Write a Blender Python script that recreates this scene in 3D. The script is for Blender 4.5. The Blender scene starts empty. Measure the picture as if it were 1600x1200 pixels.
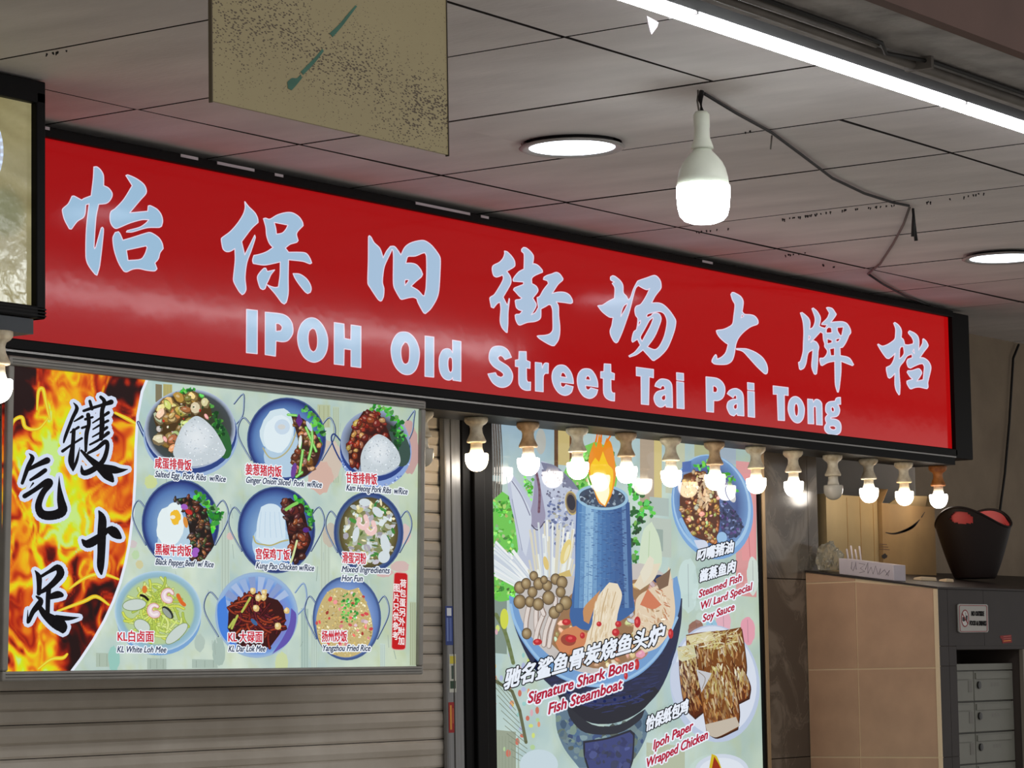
import bpy, bmesh, math, random
from mathutils import Vector, Matrix, noise
from mathutils.geometry import tessellate_polygon

S = bpy.context.scene
C = S.collection

# ------------------------------------------------------------------ camera, world, exposure
FOC, YAW, PITCH, ROLL = 4509.13, 0.956964, 0.0993669, -0.0165858
EYE = 1.65
_f = Vector((math.sin(YAW) * math.cos(PITCH), math.cos(YAW) * math.cos(PITCH), math.sin(PITCH)))
_r = Vector((math.cos(YAW), -math.sin(YAW), 0))
_u = _r.cross(_f)
RIGHT = _r * math.cos(ROLL) + _u * math.sin(ROLL)
UP = _u * math.cos(ROLL) - _r * math.sin(ROLL)
FWD = _f
cam = bpy.data.cameras.new('camera')
cam.sensor_fit = 'HORIZONTAL'; cam.sensor_width = 36.0; cam.lens = 36.0 * FOC / 1600.0
cam.clip_start = 0.05; cam.clip_end = 200
camo = bpy.data.objects.new('camera', cam); C.objects.link(camo)
m3 = Matrix((RIGHT, UP, -FWD)).transposed()
camo.matrix_world = Matrix.Translation((0, 0, EYE)) @ m3.to_4x4()
S.camera = camo

WORLD_STRENGTH = 0.54
world = bpy.data.worlds.new('World'); S.world = world; world.use_nodes = True
wb = world.node_tree.nodes['Background']
wb.inputs[0].default_value = (1.0, 0.97, 0.94, 1); wb.inputs[1].default_value = WORLD_STRENGTH
S.view_settings.view_transform = 'Standard'; S.view_settings.look = 'None'
S.view_settings.exposure = 0.0; S.view_settings.gamma = 1.0
S.view_settings.use_curve_mapping = False

LED_POWER, BULB_POWER, PENDANT_POWER, DOWN_POWER = 17.0, 17.0, 22.0, 4.0

# ------------------------------------------------------------------ helpers
def ray(px, py):
    return FWD + RIGHT * ((px - 800) / FOC) - UP * ((py - 600) / FOC)
def at_y(px, py, a, k=0.0):            # point where the sight line meets the plane y = a - k*(z-EYE)
    r = ray(px, py); t = a / (r.y + k * r.z)
    return Vector((r.x * t, r.y * t, r.z * t + EYE))
def at_z(px, py, z):
    r = ray(px, py); t = (z - EYE) / r.z
    return Vector((r.x * t, r.y * t, z))
def at_x(px, py, x):
    r = ray(px, py); t = x / r.x
    return Vector((x, r.y * t, r.z * t + EYE))
def lin(c):
    return tuple(((v / 255) / 12.92 if v / 255 <= 0.04045 else ((v / 255 + 0.055) / 1.055) ** 2.4) for v in c[:3])
def mix(a, b, t):
    t = min(1, max(0, t)); return tuple(x + (y - x) * t for x, y in zip(a, b))

def node_mat(name):
    m = bpy.data.materials.new(name); m.use_nodes = True
    return m, m.node_tree.nodes, m.node_tree.links, m.node_tree.nodes['Principled BSDF']
def mat(name, rgb, rough=0.6, metal=0.0, spec=0.5, var=0.0, scale=8.0, bump=0.0, bscale=60.0, stretch=None, dark=None):
    m, n, l, b = node_mat(name)
    c = lin(rgb)
    b.inputs['Base Color'].default_value = (*c, 1)
    b.inputs['Roughness'].default_value = rough; b.inputs['Metallic'].default_value = metal
    b.inputs['Specular IOR Level'].default_value = spec
    tc = n.new('ShaderNodeTexCoord'); vec = tc.outputs['Object']
    if stretch:
        mp = n.new('ShaderNodeMapping'); mp.inputs['Scale'].default_value = stretch
        l.new(vec, mp.inputs['Vector']); vec = mp.outputs['Vector']
    if var > 0:
        t = n.new('ShaderNodeTexNoise'); t.inputs['Scale'].default_value = scale; t.inputs['Detail'].default_value = 6
        l.new(vec, t.inputs['Vector'])
        r = n.new('ShaderNodeValToRGB'); r.color_ramp.elements[0].position = 0.3; r.color_ramp.elements[1].position = 0.7
        d = lin(dark) if dark else tuple(v * (1 - var) for v in c)
        r.color_ramp.elements[0].color = (*d, 1); r.color_ramp.elements[1].color = (*[min(1, v * (1 + var * 0.5)) for v in c], 1)
        l.new(t.outputs['Fac'], r.inputs['Fac']); l.new(r.outputs['Color'], b.inputs['Base Color'])
    if bump > 0:
        t2 = n.new('ShaderNodeTexNoise'); t2.inputs['Scale'].default_value = bscale; t2.inputs['Detail'].default_value = 4
        l.new(vec, t2.inputs['Vector'])
        bp = n.new('ShaderNodeBump'); bp.inputs['Strength'].default_value = bump; bp.inputs['Distance'].default_value = 0.01
        l.new(t2.outputs['Fac'], bp.inputs['Height']); l.new(bp.outputs['Normal'], b.inputs['Normal'])
    return m
def glow(name, rgb, strength):
    m, n, l, b = node_mat(name)
    b.inputs['Base Color'].default_value = (0.8, 0.8, 0.8, 1); b.inputs['Roughness'].default_value = 0.4
    b.inputs['Emission Color'].default_value = (*lin(rgb), 1); b.inputs['Emission Strength'].default_value = strength
    return m
def print_mat(name, strength, rough=0.08, base=0.25, ior=1.5, wave=0.0, wscale=6.0, spec=0.5):
    """backlit print behind acrylic: colours come from the mesh's colour attribute"""
    m, n, l, b = node_mat(name)
    a = n.new('ShaderNodeVertexColor'); a.layer_name = 'Col'
    mul = n.new('ShaderNodeVectorMath'); mul.operation = 'SCALE'; mul.inputs['Scale'].default_value = base
    l.new(a.outputs['Color'], mul.inputs[0]); l.new(mul.outputs[0], b.inputs['Base Color'])
    l.new(a.outputs['Color'], b.inputs['Emission Color']); b.inputs['Emission Strength'].default_value = strength
    b.inputs['Roughness'].default_value = rough; b.inputs['IOR'].default_value = ior; b.inputs['Specular IOR Level'].default_value = spec
    if wave:
        tc = n.new('ShaderNodeTexCoord')
        t = n.new('ShaderNodeTexNoise'); t.inputs['Scale'].default_value = wscale; t.inputs['Detail'].default_value = 3
        l.new(tc.outputs['Object'], t.inputs['Vector'])
        bp = n.new('ShaderNodeBump'); bp.inputs['Strength'].default_value = wave; bp.inputs['Distance'].default_value = 0.01
        l.new(t.outputs['Fac'], bp.inputs['Height']); l.new(bp.outputs['Normal'], b.inputs['Normal'])
    return m

def link(o): C.objects.link(o); return o
def tag(o, label, cat, group=None):
    o['label'] = label; o['category'] = cat
    if group: o['group'] = group
    return o
def thing(name, label, cat, loc, group=None):
    o = link(bpy.data.objects.new(name, None)); o.location = loc; o.empty_display_size = 0.05
    return tag(o, label, cat, group)
def origin(o):
    v = Vector((0, 0, 0))
    while o: v += o.location; o = o.parent
    return v

class MB:
    """collects faces; build() links them as one mesh object"""
    def __init__(s): s.v = []; s.f = []; s.c = []; s.sm = []; s.n = 0
    def face(s, pts, col=None, smooth=False, cols=None):
        i = len(s.v); s.v.extend(Vector(p) for p in pts); s.f.append(tuple(range(i, i + len(pts))))
        s.c.append(cols if cols else ([col] * len(pts) if col else None)); s.sm.append(smooth)
    def box(s, lo, hi):
        x0, y0, z0 = lo; x1, y1, z1 = hi
        p = [(x0,y0,z0),(x1,y0,z0),(x1,y1,z0),(x0,y1,z0),(x0,y0,z1),(x1,y0,z1),(x1,y1,z1),(x0,y1,z1)]
        for q in ((0,3,2,1),(4,5,6,7),(0,1,5,4),(1,2,6,5),(2,3,7,6),(3,0,4,7)): s.face([p[i] for i in q])
        return s
    def hexa(s, p):            # eight corners: bottom ring, top ring
        for q in ((0,3,2,1),(4,5,6,7),(0,1,5,4),(1,2,6,5),(2,3,7,6),(3,0,4,7)): s.face([p[i] for i in q])
        return s
    def lathe(s, prof, cx=0, cy=0, seg=20, smooth=True, a0=0.0):
        rings = []
        for r, z in prof:
            rings.append([(cx + r * math.cos(a0 + 2*math.pi*i/seg), cy + r * math.sin(a0 + 2*math.pi*i/seg), z) for i in range(seg)])
        for a, b in zip(rings, rings[1:]):
            for i in range(seg):
                j = (i + 1) % seg
                s.face([b[i], b[j], a[j], a[i]] if prof[0][1] > prof[-1][1] else [a[i], a[j], b[j], b[i]], smooth=smooth)
        for ring, r in ((rings[0], prof[0][0]), (rings[-1], prof[-1][0])):
            if r > 1e-4: s.face(ring)
        return s
    def tube(s, pts, r, seg=8):
        pts = [Vector(p) for p in pts]; rings = []
        for i, p in enumerate(pts):
            t = (pts[min(i+1, len(pts)-1)] - pts[max(i-1, 0)]).normalized()
            a = t.cross(Vector((0, 0, 1)))
            if a.length < 1e-3: a = t.cross(Vector((1, 0, 0)))
            a.normalize(); b = t.cross(a)
            rr = r[i] if isinstance(r, (list, tuple)) else r
            rings.append([p + (a * math.cos(2*math.pi*k/seg) + b * math.sin(2*math.pi*k/seg)) * rr for k in range(seg)])
        for a, b in zip(rings, rings[1:]):
            for k in range(seg):
                j = (k + 1) % seg; s.face([a[k], a[j], b[j], b[k]], smooth=True)
        s.face(rings[0]); s.face(rings[-1]); return s
    def extrude(s, prof, x0, x1):      # (y,z) profile pulled along x
        n = len(prof)
        for i in range(n):
            a, b = prof[i], prof[(i+1) % n]
            s.face([(x0,*a),(x1,*a),(x1,*b),(x0,*b)])
        s.face([(x0,*p) for p in prof]); s.face([(x1,*p) for p in reversed(prof)]); return s
    def mesh(s, name, off=Vector((0, 0, 0)), weld=True):
        me = bpy.data.meshes.new(name)
        me.from_pydata([tuple(p - off) for p in s.v], [], s.f)
        if any(c is not None for c in s.c):
            at = me.color_attributes.new('Col', 'FLOAT_COLOR', 'CORNER'); buf = []
            for c, f in zip(s.c, s.f):
                for k in range(len(f)): buf.extend((*c[k], 1.0))
            at.data.foreach_set('color', buf)
        me.polygons.foreach_set('use_smooth', s.sm)
        if weld and not any(c is not None for c in s.c):
            bm = bmesh.new(); bm.from_mesh(me); bmesh.ops.remove_doubles(bm, verts=bm.verts, dist=1e-6)
            bmesh.ops.recalc_face_normals(bm, faces=bm.faces); bm.to_mesh(me); bm.free()
        me.update(); return me
    def build(s, name, m, parent=None, off=None):
        o = origin(parent) if parent else (Vector(off) if off else Vector((0, 0, 0)))
        me = s.mesh(name, o); me.materials.append(m)
        ob = link(bpy.data.objects.new(name, me))
        if parent: ob.parent = parent
        elif off: ob.location = off
        return ob
def struct(o): o['kind'] = 'structure'; return o
def bevel(o, w=0.003, seg=2):
    md = o.modifiers.new('bevel', 'BEVEL'); md.width = w; md.segments = seg; md.limit_method = 'ANGLE'; return o
def copy_tree(o, parent=None):
    c = o.copy(); link(c); c.parent = parent
    for ch in [q for q in o.children]: copy_tree(ch, c)
    return c

# ---- flat print painter: shapes are given in photograph pixels and laid on the real plane of the panel
def smooth_loop(pts, corner=48, sub=4):
    n = len(pts); out = []
    P = [Vector((p[0], p[1])) for p in pts]
    def is_corner(i):
        a = P[i] - P[i-1]; b = P[(i+1) % n] - P[i]
        if a.length < 1e-6 or b.length < 1e-6: return True
        return math.degrees(a.angle(b)) > corner
    cor = [is_corner(i) for i in range(n)]
    for i in range(n):
        p0, p1, p2, p3 = P[i-1], P[i], P[(i+1) % n], P[(i+2) % n]
        t1 = (p2 - p0) * 0.5 if not cor[i] else (p2 - p1)
        t2 = (p3 - p1) * 0.5 if not cor[(i+1) % n] else (p2 - p1)
        L = (p2 - p1).length
        if t1.length > L: t1 = t1.normalized() * L
        if t2.length > L: t2 = t2.normalized() * L
        k = 1 if (cor[i] and cor[(i+1) % n]) else sub
        for j in range(k):
            t = j / k; h = t*t; g = h*t
            out.append(p1*(2*g-3*h+1) + t1*(g-2*h+t) + p2*(-2*g+3*h) + t2*(g-h))
    return [(p.x, p.y) for p in out]
class Print:
    STEP = 1.2e-5
    def __init__(s, a, k=0.0, seed=1):
        s.a, s.k = a, k; s.lay = 1; s.mb = MB(); s.rnd = random.Random(seed)
    def w(s, x, y, lay): return at_y(x, y, s.a - lay * s.STEP, s.k)
    def up(s, n=1): s.lay += n
    def fill(s, pts, col, lay=None):
        lay = s.lay if lay is None else lay
        s.mb.face([s.w(x, y, lay) for x, y in pts], lin(col))
    def poly(s, loops, col, lay=None, smooth=True, next=True):
        """loops[0] outline, others holes"""
        lay = s.lay if lay is None else lay
        if not isinstance(loops[0][0], (list, tuple)): loops = [loops]
        L = [smooth_loop(q) if smooth else list(q) for q in loops]
        flat = [p for q in L for p in q]; c = lin(col)
        for t in tessellate_polygon([[Vector((x, y, 0)) for x, y in q] for q in L]):
            s.mb.face([s.w(*flat[i], lay) for i in t], c)
        if next: s.lay += 1
        return L
    def stroke(s, pts, wd, col, closed=False, lay=None, next=True, cap=True):
        lay = s.lay if lay is None else lay; c = lin(col); n = len(pts)
        W = [p[2] for p in pts] if len(pts[0]) > 2 else [wd] * n
        for i in range(n if closed else n - 1):
            (x0, y0), (x1, y1) = pts[i][:2], pts[(i+1) % n][:2]
            dx, dy = x1 - x0, y1 - y0; L = math.hypot(dx, dy)
            if L < 1e-6: continue
            nx, ny = -dy / L / 2, dx / L / 2; a, b = W[i], W[(i+1) % n]
            s.mb.face([s.w(x0+nx*a, y0+ny*a, lay), s.w(x1+nx*b, y1+ny*b, lay), s.w(x1-nx*b, y1-ny*b, lay), s.w(x0-nx*a, y0-ny*a, lay)], c)
        if cap:
            for i in range(n):
                r = W[i] / 2; x, y = pts[i][:2]
                if r > 0.15: s.mb.face([s.w(x + r*math.cos(q*math.pi/4), y + r*math.sin(q*math.pi/4), lay) for q in range(8)], c)
        if next: s.lay += 1
    def curve(s, pts, wd, col, sub=4, **kw):
        n = len(pts); out = []
        has = len(pts[0]) > 2
        for i in range(n - 1):
            p = [Vector(pts[max(0, min(n-1, j))]) for j in (i-1, i, i+1, i+2)]
            for j in range(sub):
                t = j / sub
                out.append(tuple(0.5*((2*p[1]) + (p[2]-p[0])*t + (2*p[0]-5*p[1]+4*p[2]-p[3])*t*t + (3*p[1]-p[0]-3*p[2]+p[3])*t**3)))
        out.append(tuple(pts[-1]))
        s.stroke(out, wd, col, **kw); return out
    def ell(s, cx, cy, rx, ry, col, rot=0, seg=24, lay=None, next=True, jit=0.0):
        lay = s.lay if lay is None else lay; ca, sa = math.cos(rot), math.sin(rot); pts = []
        for i in range(seg):
            t = 2*math.pi*i/seg; j = 1 + (s.rnd.uniform(-jit, jit) if jit else 0)
            x, y = rx*j*math.cos(t), ry*j*math.sin(t); pts.append((cx + x*ca - y*sa, cy + x*sa + y*ca))
        s.fill(pts, col, lay)
        if next: s.lay += 1
    def grad(s, cx, cy, rx, ry, stops, rot=0, seg=32, ox=0.0, oy=0.0, lay=None, next=True):
        """ellipse shaded through colour stops [(radius, colour)...]; ox, oy shift the centre of the shading"""
        lay = s.lay if lay is None else lay; ca, sa = math.cos(rot), math.sin(rot); rings = []
        for r, c in stops:
            ring = []
            for i in range(seg):
                t = 2*math.pi*i/seg; x = rx*(r*math.cos(t) + ox*(1-r)); y = ry*(r*math.sin(t) + oy*(1-r))
                ring.append(s.w(cx + x*ca - y*sa, cy + x*sa + y*ca, lay))
            rings.append((ring, lin(c)))
        s.mb.face(rings[0][0], rings[0][1])
        for (a, ca_), (b, cb) in zip(rings, rings[1:]):
            for i in range(seg):
                j = (i+1) % seg; s.mb.face([a[i], a[j], b[j], b[i]], cols=[ca_, ca_, cb, cb])
        if next: s.lay += 1
    def scatter(s, n, inside, size, cols, box, kind='blob', asp=(0.5, 1.0), seg=7, mod=24, rot=None):
        base = s.lay; k = 0; tries = 0
        while k < n and tries < n * 40:
            tries += 1
            x = s.rnd.uniform(box[0], box[2]); y = s.rnd.uniform(box[1], box[3])
            if not inside(x, y): continue
            sz = s.rnd.uniform(*size); c = s.rnd.choice(cols); f = s.rnd.uniform(0.8, 1.15)
            c = tuple(min(255, v*f) for v in c); a = s.rnd.uniform(0, math.pi) if rot is None else rot + s.rnd.uniform(-0.4, 0.4)
            s.ell(x, y, sz, sz*s.rnd.uniform(*asp), c, rot=a, seg=seg, lay=base + k % mod, next=False, jit=0.22 if kind == 'blob' else 0)
            k += 1
        s.lay = base + mod
    def mass(s, pts, base, n, size, cols, asp=(0.5, 1.0), rot=None):
        """a heap of food: dark ground shape, then pieces each with a dark rim and a lighter middle"""
        s.poly([pts], base); xs = [q[0] for q in pts]; ys = [q[1] for q in pts]; f = inpoly(pts); b0 = s.lay; k = tries = 0
        while k < n and tries < 40*n:
            tries += 1; x = s.rnd.uniform(min(xs), max(xs)); y = s.rnd.uniform(min(ys), max(ys))
            if not f(x, y): continue
            r = s.rnd.uniform(*size); c = tuple(v*s.rnd.uniform(0.8, 1.12) for v in s.rnd.choice(cols)); a = s.rnd.uniform(0, 3.1) if rot is None else rot + s.rnd.uniform(-0.5, 0.5); q = s.rnd.uniform(*asp); L = b0 + 3*(k % 22)
            s.ell(x, y, r*1.15, r*q*1.2, mix(c, base, 0.65), rot=a, seg=9, lay=L, next=False, jit=0.2)
            s.ell(x - r*0.08, y - r*0.1, r*0.9, r*q*0.9, c, rot=a, seg=9, lay=L+1, next=False, jit=0.2)
            s.ell(x - r*0.25, y - r*q*0.3, r*0.4, r*q*0.3, mix(c, (250, 240, 225), 0.4), rot=a, seg=6, lay=L+2, next=False, jit=0.2); k += 1
        s.lay = b0 + 67
    def fibres(s, pts, n, ln, wd, top, bot, ang=1.4, spread=0.35):
        xs = [q[0] for q in pts]; ys = [q[1] for q in pts]; f = inpoly(pts); b0 = s.lay; k = tries = 0
        while k < n and tries < 40*n:
            tries += 1; x = s.rnd.uniform(min(xs), max(xs)); y = s.rnd.uniform(min(ys), max(ys))
            if not f(x, y): continue
            t = (y - min(ys))/(max(ys) - min(ys)); c = mix(s.rnd.choice(top), s.rnd.choice(bot), min(1, max(0, t + s.rnd.uniform(-0.3, 0.3)))); a = ang + s.rnd.uniform(-spread, spread); L = s.rnd.uniform(*ln)/2; w = s.rnd.uniform(*wd)
            p0 = (x - L*math.cos(a), y - L*math.sin(a)); p1 = (x + L*math.cos(a), y + L*math.sin(a))
            if not f(*p0) or not f(*p1): continue
            s.stroke([(*p0, w*0.4), (x + s.rnd.uniform(-1, 1), y, w), (*p1, w*0.4)], 0, c, lay=b0 + k % 26, next=False, cap=False); k += 1
        s.lay = b0 + 27
    def frill(s, path, size, cols, n=5, spread=1.0, mod=16):
        base = s.lay; k = 0
        for (x, y) in path:
            for _ in range(n):
                a = s.rnd.uniform(0, 6.28); d = s.rnd.uniform(0, spread)
                s.ell(x + d*math.cos(a), y + d*math.sin(a), s.rnd.uniform(*size), s.rnd.uniform(*size)*0.7, tuple(v*s.rnd.uniform(0.75, 1.15) for v in s.rnd.choice(cols)),
                      rot=a, seg=8, lay=base + k % mod, next=False, jit=0.35); k += 1
        s.lay = base + mod
    def grid(s, poly, step, fn, lay=None, next=True):
        """fine colour mosaic clipped to columns: poly(x) -> (ytop, ybottom)"""
        lay = s.lay if lay is None else lay
        (x0, x1, span) = poly; nx = max(1, int((x1 - x0) / step)); ny = None
        colm = []
        ys0 = [span(x0 + (x1-x0)*i/nx) for i in range(nx+1)]
        ny = max(1, int(max(b - a for a, b in ys0) / step))
        for i in range(nx+1):
            x = x0 + (x1-x0)*i/nx; a, b = ys0[i]; cc = []
            for j in range(ny+1):
                y = a + (b-a)*j/ny; cc.append((s.w(x, y, lay), lin(fn(x, y))))
            colm.append(cc)
        for i in range(nx):
            for j in range(ny):
                q = [colm[i][j], colm[i+1][j], colm[i+1][j+1], colm[i][j+1]]
                if (q[0][0]-q[3][0]).length < 1e-6 and (q[1][0]-q[2][0]).length < 1e-6: continue
                s.mb.face([e[0] for e in q], cols=[e[1] for e in q])
        if next: s.lay += 1
    _cache = {}
    @staticmethod
    def glyphs(txt):
        """filled triangles and outline loops of a text, in em units"""
        if txt in Print._cache: return Print._cache[txt]
        cu = bpy.data.curves.new('text', 'FONT'); cu.body = txt; cu.size = 1; cu.resolution_u = 3
        o = link(bpy.data.objects.new('text', cu))
        dg = bpy.context.evaluated_depsgraph_get(); me = o.evaluated_get(dg).to_mesh()
        V = [(v.co.x, v.co.y) for v in me.vertices]; F = [tuple(p.vertices) for p in me.polygons]
        cnt = {}
        for f in F:
            for i in range(len(f)):
                e = tuple(sorted((f[i], f[(i+1) % len(f)]))); cnt[e] = cnt.get(e, 0) + 1
        E = [e for e, n in cnt.items() if n == 1]
        o.evaluated_get(dg).to_mesh_clear()
        bpy.data.objects.remove(o); bpy.data.curves.remove(cu)
        x0 = min(v[0] for v in V); x1 = max(v[0] for v in V)
        Print._cache[txt] = (V, F, E, x0, x1); return Print._cache[txt]
    def text(s, txt, p0, p1, h, col, bold=0.0, halo=None, halo_w=0.0, shear=0.0, em_h=0.72):
        """baseline from pixel p0 to p1; h = letter height in pixels"""
        V, F, E, x0, x1 = Print.glyphs(txt)
        ux, uy = (p1[0]-p0[0])/(x1-x0), (p1[1]-p0[1])/(x1-x0)
        vy = -h / em_h
        def tr(x, y): return (p0[0] + (x-x0)*ux + y*shear*(-vy), p0[1] + (x-x0)*uy + y*vy)
        Q = [tr(*v) for v in V]
        if halo:
            for a, b in E: s.stroke([Q[a], Q[b]], bold + 2*halo_w, halo, lay=s.lay, next=False)
            for f in F: s.fill([Q[i] for i in f], halo, s.lay)
            s.lay += 1
        for f in F: s.fill([Q[i] for i in f], col, s.lay)
        if bold:
            for a, b in E: s.stroke([Q[a], Q[b]], bold, col, lay=s.lay, next=False)
        s.lay += 1
    def build(s, name, m, parent): return s.mb.build(name, m, parent)

def crop(ox, oy, sc, pts): return [(ox + p[0]/sc, oy + p[1]/sc, *[q/sc for q in p[2:]]) for p in pts]
def inell(cx, cy, rx, ry): return lambda x, y: ((x-cx)/rx)**2 + ((y-cy)/ry)**2 < 1
def inpoly(pts):
    def f(x, y):
        r = False; n = len(pts)
        for i in range(n):
            (xa, ya), (xb, yb) = pts[i], pts[i-1]
            if (ya > y) != (yb > y) and x < (xb-xa)*(y-ya)/(yb-ya) + xa: r = not r
        return r
    return f
def fbm(x, y, z=0, o=4): return noise.fractal(Vector((x, y, z)), 1.0, 2.0, o)

# ------------------------------------------------------------------ materials
M = {}
M['panel'] = mat('ceiling_panel', (216, 210, 207), 0.75, var=0.16, scale=2.2, bump=0.12, bscale=30, stretch=(3, 1, 1))
M['panel_edge'] = mat('panel_edge', (40, 34, 32), 0.9)
M['void'] = mat('ceiling_void', (14, 13, 13), 0.9)
M['concrete'] = mat('concrete', (168, 163, 160), 0.85, var=0.35, scale=9, bump=0.6, bscale=30)
M['brownpaint'] = mat('brown_paint', (98, 72, 64), 0.7, var=0.2, scale=4)
M['whitepaint'] = mat('white_paint', (200, 196, 192), 0.7, var=0.1, scale=4)
M['floor'] = mat('floor_terrazzo', (172, 168, 160), 0.45, var=0.25, scale=30)
M['wall'] = mat('wall_plaster', (152, 136, 116), 0.85, var=0.15, scale=6, bump=0.15, bscale=80)
M['black'] = mat('black_metal', (11, 10, 11), 0.5, spec=0.12)
M['blackmatt'] = mat('black_matt', (14, 13, 14), 0.8)
M['chrome'] = mat('bright_strip', (150, 148, 146), 0.25, metal=0.9)
M['alu'] = mat('aluminium', (150, 147, 141), 0.4, metal=0.25, var=0.12, scale=20)
M['steel'] = mat('brushed_steel', (136, 136, 136), 0.3, metal=0.5, var=0.2, scale=6, stretch=(30, 30, 1))
M['slat'] = mat('shutter_slat', (196, 188, 176), 0.5, var=0.10, scale=5, bump=0.06, bscale=20, dark=(176, 166, 152))
M['tile_dark'] = None
M['tile_beige'] = mat('beige_tile', (190, 152, 122), 0.5, var=0.12, scale=9)
M['grout'] = mat('pale_grout', (226, 202, 166), 0.85)
M['tile_slate'] = mat('slate_tile', (47, 40, 38), 0.5, spec=0.3, var=0.15, scale=12)
M['groutdark'] = mat('dark_grout', (70, 61, 55), 0.85)
M['holder'] = mat('cream_holder', (232, 220, 194), 0.5, var=0.2, scale=40, dark=(186, 164, 128))
M['holder_brown'] = mat('brown_holder', (198, 168, 130), 0.5, var=0.3, scale=40, dark=(146, 110, 76))
M['neck'] = mat('bulb_neck', (222, 214, 196), 0.45)
M['whiteplastic'] = mat('white_plastic', (218, 224, 208), 0.4, var=0.06, scale=20)
M['carton'] = mat('cardboard', (160, 128, 84), 0.8, var=0.12, scale=10)
M['carton2'] = mat('cardboard_pale', (160, 138, 98), 0.8, var=0.1, scale=10)
M['bin'] = mat('brown_plastic', (27, 16, 14), 0.5, spec=0.3, var=0.15, scale=12)
M['liner'] = mat('red_liner', (190, 66, 66), 0.5)
M['paperwhite'] = mat('white_card', (206, 196, 202), 0.7, var=0.06, scale=14)
M['ink'] = mat('ink', (30, 30, 34), 0.7)
M['redink'] = mat('red_ink', (150, 22, 30), 0.7)
M['cable'] = mat('black_cable', (20, 18, 18), 0.6)
M['greycable'] = mat('grey_cable', (96, 90, 84), 0.6)
M['pipe'] = mat('grey_conduit', (112, 106, 100), 0.6, var=0.3, scale=12)
M['mailbox'] = mat('mailbox_grey', (124, 124, 115), 0.5, var=0.08, scale=8)
M['lock'] = mat('black_lock', (18, 18, 18), 0.3)
M['plate_dark'] = mat('grey_cap', (90, 88, 86), 0.6)
M['bag'] = None
M['wood'] = mat('tan_edge', (168, 140, 104), 0.5, var=0.15, scale=12, stretch=(1, 1, 0.1))
M['globe_white'] = glow('globe_white', (255, 244, 230), BULB_POWER)
M['globe_warm'] = glow('globe_warm', (255, 226, 184), BULB_POWER * 0.95)
M['globe_off'] = mat('globe_unlit', (205, 198, 182), 0.25)
M['pendant'] = glow('pendant_glow', (244, 250, 250), PENDANT_POWER)
M['led'] = glow('led_diffuser', (250, 250, 255), LED_POWER)
M['down'] = glow('downlight_lens', (236, 244, 255), DOWN_POWER)
def marble():
    m, n, l, b = node_mat('dark_marble_tile'); tc = n.new('ShaderNodeTexCoord')
    t = n.new('ShaderNodeTexNoise'); t.inputs['Scale'].default_value = 5; t.inputs['Detail'].default_value = 8; t.inputs['Distortion'].default_value = 1.6
    l.new(tc.outputs['Object'], t.inputs['Vector'])
    r = n.new('ShaderNodeValToRGB'); e = r.color_ramp.elements
    e[0].position = 0.35; e[0].color = (*lin((84, 75, 66)), 1); e[1].position = 0.62; e[1].color = (*lin((118, 108, 96)), 1)
    q = e.new(0.5); q.color = (*lin((86, 77, 68)), 1); q2 = e.new(0.515); q2.color = (*lin((108, 99, 88)), 1); q3 = e.new(0.53); q3.color = (*lin((86, 78, 69)), 1)
    l.new(t.outputs['Fac'], r.inputs['Fac']); l.new(r.outputs['Color'], b.inputs['Base Color'])
    b.inputs['Roughness'].default_value = 0.16; return m
M['tile_dark'] = marble()
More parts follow.
